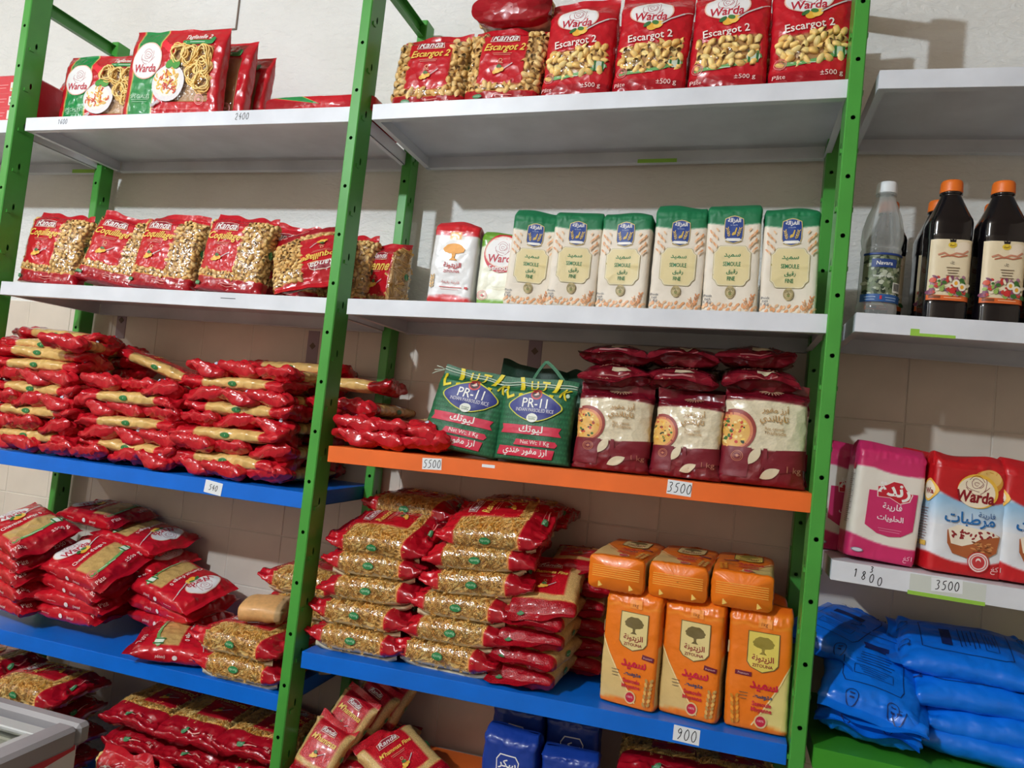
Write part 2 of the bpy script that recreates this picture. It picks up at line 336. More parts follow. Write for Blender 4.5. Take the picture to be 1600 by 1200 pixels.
class Art:
    def __init__(s, bag, face='front', mb=None): s.b = bag; s.f = face; s.mb = mb or MB(); s.k = 0; s.same = False
    def _put(s, uv, F3, col, F4=()):
        if not s.same: s.k += 1
        P, _ = s.b.at(uv[:, 0], uv[:, 1], s.f, (.0013 + .00013 * s.k)); s.mb.add(P, F4, F3, c=col)
    def layer(s, on): s.k += 1; s.same = on
    @property
    def asp(s): return (s.b.w if s.f == 'front' else s.b.d) / 2 / s.b.h
    def text(s, t, u, v, w, col, bold=.0, shear=0., ys=1., rot=0, arc=0):
        V, F = text_mesh(t, bold, shear)
        for _ in range(2):   # fine enough to follow the curved bag
            Q = V[F] * w * s.b.w if s.f == 'front' else V[F] * w * s.b.d; big = np.linalg.norm(Q - np.roll(Q, 1, 1), axis=2).max(1) > .006
            if not big.any(): break
            B = F[big]; n0 = len(V); a_, b_, c_ = V[B[:, 0]], V[B[:, 1]], V[B[:, 2]]; m = len(B); V = np.concatenate([V, (a_ + b_) / 2, (b_ + c_) / 2, (c_ + a_) / 2]); p, q, r = n0 + np.arange(m), n0 + m + np.arange(m), n0 + 2 * m + np.arange(m)
            F = np.concatenate([F[~big], np.stack([B[:, 0], p, r], 1), np.stack([p, B[:, 1], q], 1), np.stack([r, q, B[:, 2]], 1), np.stack([p, q, r], 1)])
        x = V[:, 0] * w * 2; y = V[:, 1] * w * 2 * s.asp * ys
        if arc: y = y - arc * x * x
        if rot:
            c_, s_ = math.cos(R(rot)), math.sin(R(rot)); X = x * s.asp; x, y = (X * c_ - y * s_) / s.asp, X * s_ + y * c_
        s.k += 0 if s.same else 1; s._put(np.stack([u + x, v + y], 1), F, col)
    def fan(s, poly, col, nr=4, cen=None):
        p = np.asarray(poly, float); X = p * np.array([s.asp, 1.0]) * s.b.h; L = np.linalg.norm(np.roll(X, -1, 0) - X, axis=1); q = []
        for i in range(len(p)): m_ = max(1, int(L[i] / .006)); q.append(p[i] + (p[(i + 1) % len(p)] - p[i]) * (np.arange(m_) / m_)[:, None])
        p = np.concatenate(q); n = len(p); c = p.mean(0) if cen is None else np.asarray(cen, float); V = [c[None]]; nr = max(nr, int(max(np.ptp(p[:, 0]) * s.asp, np.ptp(p[:, 1])) * s.b.h / .0065) + 1); F3 = [(0, 1 + k, 1 + (k + 1) % n) for k in range(n)]; F4 = []
        for r in range(1, nr + 1): V.append(c + (p - c) * r / nr)
        for r in range(nr - 1):
            for k in range(n): F4.append((1 + r * n + k, 1 + (r + 1) * n + k, 1 + (r + 1) * n + (k + 1) % n, 1 + r * n + (k + 1) % n))
        s._put(np.concatenate(V), F3, col, F4)
    def ell(s, u, v, ru, rv=None, col=(255, 255, 255), n=22, rot=0, nr=3):
        rv = ru * s.asp if rv is None else rv; t = np.linspace(0, 2 * np.pi, n, endpoint=False); x = np.cos(t) * ru; y = np.sin(t) * rv
        if rot: c_, s_ = math.cos(R(rot)), math.sin(R(rot)); X = x * s.asp; x, y = (X * c_ - y * s_) / s.asp, X * s_ + y * c_
        s.fan(np.stack([u + x, v + y], 1), col, nr, (u, v))
    def rect(s, u, v, w, h, col, rot=0, nr=5):
        t = np.linspace(-1, 1, 9)[:-1]; x = np.concatenate([t, 0 * t + 1, -t, 0 * t - 1]) * w; y = np.concatenate([0 * t - 1, t, 0 * t + 1, -t]) * h
        if rot: c_, s_ = math.cos(R(rot)), math.sin(R(rot)); X = x * s.asp; x, y = (X * c_ - y * s_) / s.asp, X * s_ + y * c_
        s.fan(np.stack([u + x, v + y], 1), col, nr, (u, v))
    def poly(s, pts, col, nr=5, sub=5, cen=None):
        p = np.asarray(pts, float); q = np.concatenate([p[i] + (p[(i + 1) % len(p)] - p[i]) * np.linspace(0, 1, sub, endpoint=False)[:, None] for i in range(len(p))]); s.fan(q, col, nr, cen)
    def stroke(s, pts, wd, col, sub=4, closed=False):
        p = np.asarray(pts, float)
        if closed: p = np.vstack([p, p[:1]])
        q = np.concatenate([p[i] + (p[i + 1] - p[i]) * np.linspace(0, 1, sub, endpoint=False)[:, None] for i in range(len(p) - 1)] + [p[-1:]])
        X = q * np.array([s.asp, 1.0]); t = np.gradient(X, axis=0); t /= np.linalg.norm(t, axis=1, keepdims=True) + 1e-9; nn = np.stack([-t[:, 1] / s.asp, t[:, 0]], 1) * wd / 2
        V = np.concatenate([q + nn, q - nn]); m = len(q); s._put(V, (), col, [(i, i + 1, m + i + 1, m + i) for i in range(m - 1)])
    def ring(s, u, v, ru, wd, col, n=28, rv=None):
        rv = ru * s.asp if rv is None else rv; t = np.linspace(0, 2 * np.pi, n, endpoint=False); s.stroke(np.stack([u + ru * np.cos(t), v + rv * np.sin(t)], 1), wd, col, 1, True)
    def rose(s, u, v, r, col, wd):
        a = s.asp
        s.layer(True)
        for k, (rr, t0, t1) in enumerate(((.18, 0, 5.6), (.42, 2.2, 6.4), (.5, 5.2, 8.6), (.75, .4, 2.6), (.78, 2.9, 5.0), (.85, 5.4, 7.0), (1.0, 3.6, 4.8), (1.02, 5.0, 6.1))):
            t = np.linspace(t0, t1, 12); w = 1 + .10 * np.sin(3 * t + k); s.stroke(np.stack([u + r * rr * w * np.cos(t), v + r * a * rr * .85 * w * np.sin(t)], 1), wd, col, 1)
        s.same = False
    def wheat(s, u, v, L, rot, col, n=5):
        c_, s_ = math.cos(R(rot)), math.sin(R(rot)); a = s.asp
        col = np.array(col, float); s.stroke([(u + .5 * L * s_ / a, v - .5 * L * c_), (u - .42 * L * s_ / a, v + .42 * L * c_)], .010 * L + .002, col * .8); s.layer(True)
        for k in range(n):
            for sd in (-1, 1):
                x = sd * .085 * L; y = ((k + .25 * (sd > 0) + .6) / n - .5) * L; s.ell(u + (x * c_ - y * s_) / a, v + x * s_ + y * c_, .050 * L / a, .60 * L / n, col * (1.0 if k % 2 else .84), 9, rot - sd * 24, 1)
        s.same = False
    def lines(s, u, v, w, n, dv, col, wd, rng=None):
        for k in range(n):
            s.same = k > 0; ww = w * (1 - .25 * ((k * 7) % 3) / 2); s.stroke([(u - ww, v - k * dv), (u + ww, v - k * dv)], wd, col, 3)
        s.same = False
    def build(s, name='label_print', mat=None): return s.mb.build(name, mat or M_ink, True)

# ------------------------------------------------------------------ pasta shapes  (V, quads, shade per vertex)
def shell_gen(L=.012, r=.0052):
    n, m = 9, 4; V = []; hue = []
    for j in range(m + 1):
        a = -1.0 + 2.0 * j / m; rr = r * (.62 + .38 * math.sin(math.pi * (.15 + .7 * j / m))) * (1.1 if j == m else 1)
        cx, cz = math.sin(a) * L * .5, math.cos(a) * L * .42 - L * .3; tx, tz = math.cos(a), -math.sin(a)
        for k in range(n):
            t = 2 * math.pi * k / n; V.append((cx + math.cos(t) * rr * -tz * 1.0, math.sin(t) * rr, cz + math.cos(t) * rr * tx)); hue.append(1.06 if k % 2 else .93)
    b = len(V)
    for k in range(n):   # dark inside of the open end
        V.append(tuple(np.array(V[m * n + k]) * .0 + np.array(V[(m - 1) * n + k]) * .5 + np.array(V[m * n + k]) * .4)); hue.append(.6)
    F = [(j * n + k, j * n + (k + 1) % n, (j + 1) * n + (k + 1) % n, (j + 1) * n + k) for j in range(m) for k in range(n)]
    F += [(m * n + k, m * n + (k + 1) % n, b + (k + 1) % n, b + k) for k in range(n)]
    F += [(b, b + 1, b + 2, b + 3), (b, b + 3, b + 4, b + 5), (b, b + 5, b + 6, b + 7)]
    return np.array(V), np.array(F), np.array(hue)
def rotini_gen(L=.028, r=.0044, turns=1.7):
    m = 11; V = []; F = []; hue = []
    for bl in range(2):
        for j in range(m + 1):
            a = 2 * math.pi * turns * j / m + bl * math.pi / 2; x = -L / 2 + L * j / m
            for sd in (-1, -.0, 1): V.append((x, sd * r * math.cos(a), sd * r * math.sin(a))); hue.append(.88 if sd == 0 else 1.05)
        o = bl * (m + 1) * 3
        for j in range(m):
            for k in range(2): F.append((o + j * 3 + k, o + j * 3 + k + 1, o + (j + 1) * 3 + k + 1, o + (j + 1) * 3 + k))
    return np.array(V), np.array(F), np.array(hue)
SHELL, SHELL_S, ROT = shell_gen(.017, .0066), shell_gen(.0125, .0052), rotini_gen()
PASTA = ((238, 196, 122), (246, 208, 140), (230, 184, 108)); PASTA_L = ((255, 226, 150), (254, 214, 132), (250, 204, 118))

RED = np.array((196, 22, 38.)); DRED = np.array((166, 14, 32.)); GOLD = np.array((232, 196, 110.)); WHT = np.array((240, 238, 234.)); GRN = np.array((40, 128, 74.))
def mix(*rules):
    """rules: (mask, colour) painted in order"""
    def f(u, v, y):
        C = np.zeros(u.shape + (3,))
        for m, c in rules:
            mk = m(u, v, y) if callable(m) else np.full(u.shape, m); C[mk] = c
        return C
    return f

# ------------------------------------------------------------------ the setting
YW = .330
def plaster_mat():
    m, nt, b = nmat('painted_plaster'); b.inputs['Roughness'].default_value = .6
    tc = N(nt, 'ShaderNodeTexCoord')
    n1 = N(nt, 'ShaderNodeTexNoise'); n1.inputs['Scale'].default_value = 2.2; n1.inputs['Detail'].default_value = 6
    r = N(nt, 'ShaderNodeValToRGB'); r.color_ramp.elements[0].color = lin4((224, 222, 216)); r.color_ramp.elements[1].color = lin4((236, 236, 233)); r.color_ramp.elements[0].position = .35; r.color_ramp.elements[1].position = .65
    nt.links.new(tc.outputs['Object'], n1.inputs['Vector']); nt.links.new(n1.outputs[0], r.inputs[0]); nt.links.new(r.outputs[0], b.inputs['Base Color'])
    mp = N(nt, 'ShaderNodeMapping'); mp.inputs['Scale'].default_value = (1, 1, 2.4); nt.links.new(tc.outputs['Object'], mp.inputs[0])
    n2 = N(nt, 'ShaderNodeTexNoise'); n2.inputs['Scale'].default_value = 26; n2.inputs['Detail'].default_value = 5; n2.inputs['Distortion'].default_value = 1.6
    n3 = N(nt, 'ShaderNodeTexNoise'); n3.inputs['Scale'].default_value = 110; n3.inputs['Detail'].default_value = 3
    nt.links.new(mp.outputs[0], n2.inputs['Vector']); nt.links.new(tc.outputs['Object'], n3.inputs['Vector'])
    ad = N(nt, 'ShaderNodeMath', operation='MULTIPLY_ADD'); ad.inputs[1].default_value = .3; nt.links.new(n3.outputs[0], ad.inputs[0]); nt.links.new(n2.outputs[0], ad.inputs[2])
    bp = N(nt, 'ShaderNodeBump'); bp.inputs['Strength'].default_value = .55; bp.inputs['Distance'].default_value = .008; nt.links.new(ad.outputs[0], bp.inputs['Height']); nt.links.new(bp.outputs[0], b.inputs['Normal'])
    return m
M_plaster = plaster_mat()
M_tile = plain('glazed_cream_tile', (220, 208, 194), .33, 0, (7, .25, .004, 3), .03); M_grout = plain('grout', (222, 214, 202), .8)
M_floor = plain('grey_floor_tiles', (104, 98, 92), .5, 0, None, .05)
mb = MB(); mb.box(-3.4, 3.0, YW, YW + .12, 0, 3.1); wall = link('wall_back', mb.build('wall_back', M_plaster), kind='structure')
mb = MB(); mb.box(-3.4, 3.0, -4.2, YW, -.05, 0); link('floor', mb.build('floor', M_floor), kind='structure')
M_room = plain('cream_wall_paint', (196, 178, 158), .8)
for nm, bx in (('ceiling', (-3.4, 3.0, -4.2, YW, 3.1, 3.2)), ('wall_left', (-3.5, -3.4, -4.2, YW, 0, 3.1)), ('wall_right', (3.0, 3.1, -4.2, YW, 0, 3.1)), ('wall_front', (-3.4, 3.0, -4.3, -4.2, 0, 3.1))):
    mb = MB(); mb.box(*bx); link(nm, mb.build(nm, M_room), kind='structure')
TW, THt = .1625, .1465
mb = MB(); mb.box(.0012, TW - .0012, -.007, .0005, .0012, THt - .0012, .0012); tile_me = mb.build('tile', M_tile)
tx0, tz0 = -.7295 - 14 * TW, 1.5774 - 7 * THt
mb = MB(); mb.box(tx0, tx0 + 37 * TW, YW - .0055, YW + .001, tz0, tz0 + 8 * THt); link('grout_bed', mb.build('grout_bed', M_grout), wall)
rr = random.Random(4)
for j in range(8):
    for i in range(37):
        o = link('tile', tile_me, wall); o.location = (tx0 + i * TW, YW + rr.uniform(-.0004, .0004), tz0 + j * THt); o.rotation_euler = (R(rr.uniform(-.15, .15)), 0, R(rr.uniform(-.15, .15)))
M_decor = plain('mauve_glaze', (150, 128, 138), .35); M_motif = plain('brown_glaze', (96, 70, 50), .4)
for i, (x, z) in enumerate(((-.2133, 1.645), (.4024, 1.672), (-.86, 1.68))):
    mb = MB(); mb.box(x - .017, x + .017, YW - .0085, YW - .006, z - .05, z + .045, .0006); d = link('decor_strip', mb.build('decor_strip', M_decor), wall)
    mb = MB(); mb.box(-.0065, .0065, -.0008, .0008, -.0065, .0065); mb2 = link('diamond_motif', mb.build('diamond_motif', M_motif), d); mb2.matrix_world = T(x, YW - .0090, z + .004) @ RY(45)
M_trim = plain('brown_joint', (120, 104, 92), .6)
mb = MB(); mb.box(-.5895, -.5855, YW - .004, YW + .001, 2.556, 3.09); link('trim_1', mb.build('trim_1', M_trim), kind='structure')
mb = MB(); mb.box(-.70, -.5855, YW - .004, YW + .001, 2.552, 2.556); link('trim_2', mb.build('trim_2', M_trim), kind='structure')

# ------------------------------------------------------------------ racks
LE = .02068
XP = {0: -1.985, 1: -.99063, 2: 0.0, 3: 1.0, 4: 2.0}
HS = {(0, 1): 2.150, (1, 1): 2.1535, (1, 2): 1.72758, (1, 3): 1.30507, (1, 4): .87742, (1, 5): .46, (2, 1): 2.15619, (2, 2): 1.72793, (2, 3): 1.41017, (2, 4): .97617, (2, 5): .700,
      (3, 1): 2.1871, (3, 2): 1.75023, (3, 3): 1.31765, (3, 4): .99848}
TL = {0: 0, 1: 0, 2: .01631, 3: -.0193}
LIP, DEP, GL, GR, PW = .0339, .305, .0035, .0137, .025
def SM(b, s):
    h = HS[b, s]; x0 = XP[b] + LE * h
    return T(x0, 0, h) @ Matrix.Rotation(-math.atan(TL[b]), 4, 'Y')
def perforated(mb, x0, x1, y, z0, z1, holes, axis, r, tall=1.0):
    """sheet in the x-z (axis 'x') or y-z (axis 'y') plane with octagonal holes at heights `holes`"""
    P = (lambda a, z: (a, y, z)) if axis == 'x' else (lambda a, z: (y, a, z))
    c = (x0 + x1) / 2; V = []; F4 = []; F3 = []
    def quad(a0, a1, b0, b1):
        i = len(V); V.extend([P(a0, b0), P(a1, b0), P(a1, b1), P(a0, b1)]); F4.append((i, i + 1, i + 2, i + 3))
    zc = z0
    for hz in sorted(holes):
        H = r * tall + .004
        if hz - H < zc or hz + H > z1: continue
        quad(x0, x1, zc, hz - H); zc = hz + H; i = len(V)
        for a, z in ((x0, hz - H), (x1, hz - H), (x1, hz + H), (x0, hz + H)): V.append(P(a, z))
        for k in range(8):
            t = -math.pi * 5 / 8 + k * math.pi / 4; V.append(P(c + r * math.cos(t), hz + tall * r * math.sin(t)))
        o = i + 4
        for k in range(4):
            F4.append((i + k, i + (k + 1) % 4, o + (2 * k + 1) % 8, o + 2 * k)); F3.append((i + (k + 1) % 4, o + (2 * k + 2) % 8, o + (2 * k + 1) % 8))
    quad(x0, x1, zc, z1); mb.add(V, F4, F3)
def upright(k, label):
    x0 = XP[k]; t = thing('rack_upright', label, 'shelf frame', 'green uprights of the shelving', T(x0, 0, 0) @ Matrix(((1, 0, LE, 0), (0, 1, 0, 0), (0, 0, 1, 0), (0, 0, 0, 1))))
    ho = [2.2922 - .1068 * i + (.018 if k == 3 else -.004 if k == 1 else 0) for i in range(-1, 20)]
    for nm, y0, y1 in (('front_post', -.0117, .046), ('back_post', .262, .306)):
        mb = MB(); perforated(mb, .002, PW - .002, y0, 0, 2.5, ho, 'x', .0042)
        sl = [h_ - .042 for h_ in ho]
        for x in (0, PW): perforated(mb, y0 + .002, y1, x, 0, 2.5, sl, 'y', .0032, 2.6)
        mb.add([(0, y0 + .002, 0), (.002, y0, 0), (.002, y0, 2.5), (0, y0 + .002, 2.5)], [(0, 1, 2, 3)]); mb.add([(PW - .002, y0, 0), (PW, y0 + .002, 0), (PW, y0 + .002, 2.5), (PW - .002, y0, 2.5)], [(0, 1, 2, 3)])
        for x, q in ((0, 1), (PW, -1)): mb.box(min(x, x + q * .006), max(x, x + q * .006), y1 - .0012, y1, 0, 2.5)
        mb.box(0, PW, y1 - .0012, y1, 0, 2.5)
        p = link(nm, mb.build(nm, M_paint['green']), t)
        tabs = MB()
        for z in sl:
            for x, q in ((0, -1), (PW, 1)):
                tabs.box(x + min(0, q * .0025), x + max(0, q * .0025), y0 + .012, y0 + .024, z - .018, z - .010)
        link('slot_tabs', tabs.build('slot_tabs', M_paint['green']), p, None, 'stuff')
    for z in (2.455, .06):
        mb = MB(); mb.box(.004, .0055, .02, .275, z, z + .034); mb.box(.004, .018, .02, .275, z + .0325, z + .034); mb.box(.004, .018, .02, .275, z, z + .0015); link('cross_bar', mb.build('cross_bar', M_paint['green']), t)
    for z in (2.463, 2.482):
        mb = MB(); mb.tube([(-.001, .285, z), (.004, .285, z)], [.005, .004], 8); link('bolt', mb.build('bolt', M_bolt), t)
    return t
M_bolt = plain('dull_zinc', (150, 150, 146), .4, .8)
upright(1, 'green perforated steel upright frame at the left side of the picture, beside the tagliatelle')
upright(2, 'green perforated steel upright frame left of the orange shelf')
upright(0, 'green perforated steel upright frame left of the picture, carrying the carton shelf')
upright(4, 'green perforated steel upright frame right of the picture, carrying the bottle shelf')
upright(3, 'green perforated steel upright frame between the orange shelf and the bottles')

DIG = {'0': [[(.5, 1), (.2, .8), (.1, .4), (.35, 0), (.7, .1), (.85, .5), (.7, .9), (.45, 1)]], '1': [[(.25, .75), (.55, 1), (.5, 0)]], '2': [[(.15, .75), (.4, 1), (.75, .85), (.7, .55), (.15, .05), (.85, 0)]],
       '3': [[(.15, .95), (.6, 1), (.75, .8), (.4, .55), (.75, .35), (.6, .05), (.1, 0)]], '4': [[(.6, 1), (.1, .4), (.9, .42)], [(.65, .7), (.6, 0)]], '5': [[(.85, 1), (.3, .95), (.25, .6), (.65, .6), (.75, .25), (.5, 0), (.1, .05)]],
       '6': [[(.75, 1), (.3, .7), (.15, .25), (.45, 0), (.8, .2), (.65, .5), (.2, .35)]], '8': [[(.5, .55), (.2, .8), (.5, 1), (.75, .8), (.5, .55), (.15, .25), (.5, 0), (.85, .25), (.5, .55)]], '9': [[(.75, .75), (.45, 1), (.15, .7), (.45, .5), (.75, .8), (.65, .3), (.3, 0)]]}
def scrawl(mb, s, x, y, z, hgt, adv=.62, wd=.0013, drift=0, seed=1):
    g = random.Random(seed); px = x
    for ch in s:
        if ch == ' ': px += hgt * .4; continue
        for st in DIG[ch]:
            P = np.array([(px + a * hgt * .55 + b * hgt * .1, z + b * hgt + g.uniform(-.02, .02) * hgt) for a, b in st]); q = np.concatenate([P[i] + (P[i + 1] - P[i]) * np.linspace(0, 1, 4, endpoint=False)[:, None] for i in range(len(P) - 1)] + [P[-1:]])
            for _ in range(2): q[1:-1] = (q[:-2] + 2 * q[1:-1] + q[2:]) / 4
            t = np.gradient(q, axis=0); t /= np.linalg.norm(t, axis=1, keepdims=True) + 1e-9; n = np.stack([-t[:, 1], t[:, 0]], 1) * wd / 2; m = len(q)
            V = [(a, y, b) for a, b in np.concatenate([q + n, q - n])]; mb.add(V, [(i, m + i, m + i + 1, i + 1) for i in range(m - 1)])
        px += hgt * adv; z += drift
def shelf(b, s, col, label, depth=DEP):
    mw = SM(b, s); t = thing('shelf', label, 'shelf', 'steel shelves of the rack', mw); L = (XP[b + 1] - XP[b]) - GR; x0 = PW + GL; M = M_paint[col]
    mb = MB(); mb.box(x0, L, .0012, depth - .0012, -.0014, 0); link('deck', mb.build('deck', M), t)
    mb = MB(); mb.box(x0, L, -.0016, .0004, -LIP, .0002, .0005); mb.box(x0 + .001, L - .001, .0004, .014, -LIP, -LIP + .0014); link('front_lip', mb.build('front_lip', M), t)
    mb = MB(); mb.box(x0, L, depth - .0004, depth + .0012, -LIP, .0002, .0005); mb.box(x0 + .012, L - .012, depth - .016, depth - .0006, -LIP, -LIP + .0014); link('back_lip', mb.build('back_lip', M), t)
    for xa, xb, xc in ((x0 - .0002, x0 + .0014, x0 + .012), (L - .0014, L + .0002, L - .013)):
        mb = MB(); mb.box(xa, xb, .004, depth - .003, -LIP + .001, -.0002); mb.box(min(xb, xc), max(xb, xc), .016, depth - .016, -LIP + .001, -LIP + .0022); link('side_lip', mb.build('side_lip', M), t)
    return t, mw
SH = {}
for b, s, c, lab in ((0, 1, 'white', 'white steel shelf stub left of the first green upright'), (1, 1, 'white', 'white steel shelf under the tagliatelle packs'), (1, 2, 'white', 'white steel shelf under the leaning coquillage pasta bags'),
                     (1, 3, 'blue', 'blue steel shelf under the criss-cross pile of spaghetti packs'), (1, 4, 'blue', 'blue steel shelf under the heaped red vermicelli bags'), (1, 5, 'blue', 'lowest blue shelf in the shade behind the chest freezer'),
                     (2, 1, 'white', 'white steel shelf under the row of six shell pasta bags'), (2, 2, 'white', 'white steel shelf under the green topped semolina bags'), (2, 3, 'orange', 'orange steel shelf under the rice bags'),
                     (2, 4, 'blue', 'blue steel shelf under the rotini stacks and orange semolina bags'), (2, 5, 'orange', 'lowest shelf, brown-orange top under the navy packs'),
                     (3, 1, 'white', 'white steel shelf at the top right, empty'), (3, 2, 'white', 'white steel shelf under the vinegar bottles'), (3, 3, 'white', 'white steel shelf under the pink and red flour bags'), (3, 4, 'leaf_green', 'green steel shelf under the blue plastic bags')):
    SH[b, s] = shelf(b, s, c, lab)[0]
def price(b, s, txt, x, zc, hgt, tag=None, rot=0, wd=.0014, drift=0, adv=.62):
    t = SH[b, s]; par = t; y = -.0019
    if tag:
        mb = MB(); mb.box(-tag[0] / 2, tag[0] / 2, -.0006, 0, -tag[1] / 2, tag[1] / 2); par = link('price_tag', mb.build('price_tag', M_tag), t, 'white paper price tag'); par.location = (x, -.0017, zc); par.rotation_euler = (0, R(rot), 0)
        mb = MB(); scrawl(mb, txt, -len(txt) * hgt * .30, -.0008, -hgt / 2, hgt, adv, wd, drift); link('handwriting', mb.build('handwriting', M_pen), par)
    else:
        mb = MB(); scrawl(mb, txt, x, y, zc - hgt / 2, hgt, adv, wd, drift); link('handwritten_price', mb.build('handwritten_price', M_pen), par, 'price written in black marker')
price(1, 1, '1600', .135, -.013, .013, wd=.0012); price(1, 1, '2400', .665, -.014, .016)
price(1, 3, '540', .745, -.017, .013, (.046, .028), 6); price(2, 3, '5500', .268, -.016, .016, (.042, .023), -3); price(2, 3, '3500', .760, -.014, .018, (.044, .026), 3); price(2, 4, '900', .818, -.016, .020, (.046, .027), 2)
price(3, 3, '1800', .062, -.015, .015, wd=.0014, adv=.85, drift=-.003); price(3, 3, '3', .088, -.006, .010, wd=.0014); price(3, 3, '3500', .205, -.013, .015, (.046, .022), -3); price(3, 1, '3500', .262, -.016, .018, wd=.0018)
def tape(b, s, x0, x1, z0, z1, mat, nm, y=-.0018):
    mb = MB(); mb.box(x0, x1, y, y + .0004, z0, z1); link(nm, mb.build(nm, mat), SH[b, s])
tape(3, 3, .148, .262, -.0365, -.030, M_lime, 'tape_strip'); tape(3, 3, .150, .262, -.029, -.002, plain('clear_tape', (206, 212, 206), .3), 'label_holder'); tape(3, 2, .130, .185, -.034, -.029, M_lime, 'tape_strip'); tape(3, 2, .116, .1299, -.034, -.022, M_lime, 'tape_strip')
tape(2, 1, .57, .66, -.0349, -.026, M_lime, 'tape_strip', DEP - .0175); tape(0, 1, .86, .95, -.0349, -.024, M_lime, 'tape_strip', DEP - .0175); tape(2, 3, .375, .402, -.012, -.006, M_tag, 'torn_paper')
tape(1, 2, .695, .735, -.0135, -.012, M_pen, 'pen_stroke')

# ------------------------------------------------------------------ packaging designs (each returns a prototype: list of parts)
def P(n, me, kind=None, lab=None, subs=()): return (n, me, kind, lab, list(subs))
def randa(a, title, u0=-.12, wu=.62, top=.86):
    """red plaque, script name, gold title, spoon of pasta"""
    pl = [(u0 - .40, top - .055), (u0 - .36, top + .03), (u0 - .1, top + .055), (u0 + .1, top + .055), (u0 + .36, top + .03), (u0 + .40, top - .055)]
    a.poly(pl, (238, 200, 190)); a.poly([(u0 + (x - u0) * .95, top + (y - top) * .86) for x, y in pl], (150, 30, 48))
    a.text('Randa', u0, top, .34, WHT, .012, .35, 1.0); a.stroke([(u0 + .12, top - .06), (u0 + .36, top - .055)], .006, GOLD)
    a.text(title, u0 + .03, top - .145, wu * .47, (244, 200, 92), .02, .3, 1.15)
    a.lines(u0, top - .215, .26, 2, .020, (226, 150, 130), .005)
    a.ring(u0 - .02, top - .30, .045, .005, (240, 200, 150), 10); a.text('9 MIN', u0 - .02, top - .335, .07, (240, 210, 180))
def spoon(a, u, v, k=1.0):
    a.stroke([(u + .10 * k, v + .015), (u + .38 * k, v + .085)], .010, (196, 190, 196)); s = a.asp
    for dx, dy, r, c in ((-.16, -.02, .085, (236, 176, 66)), (-.06, -.005, .10, (246, 196, 84)), (.05, .012, .085, (240, 182, 70)), (-.10, .02, .07, (250, 206, 100)), (-.04, .03, .05, (232, 120, 60))): a.ell(u + dx * k, v + dy * k, r * k, r * k * s * .8, c, 12, 20, 2)
    a.ell(u - .05 * k, v + .055 * k, .07 * k, .026 * k, (62, 96, 50), 10, 15, 2); a.ell(u - .0 * k, v + .05 * k, .05 * k, .02 * k, (84, 120, 62), 10, -20, 2)
def warda_logo(a, u, v, ru, rv, rose=True, ink=(190, 30, 56), rim=(236, 190, 170), name=.62, nv=-.45, bg=(238, 236, 236)):
    a.ell(u, v, ru * 1.06, rv * 1.06, rim, 30); a.ell(u, v, ru, rv, bg, 30)
    if rose: a.rose(u, v + rv * .28, ru * .52, (170, 44, 64), .0045)
    a.text('Warda', u, v + rv * nv, ru * name * 1.25, ink, .02, .12, 1.1)
def stamp(a, u, v, r, col):
    a.ring(u, v, r, .006, col, 20); a.ring(u, v, r * .72, .004, col, 16); a.ell(u, v, r * .28, None, col, 8, 0, 1); a.stroke([(u - r * .5, v), (u + r * .5, v)], .005, col)

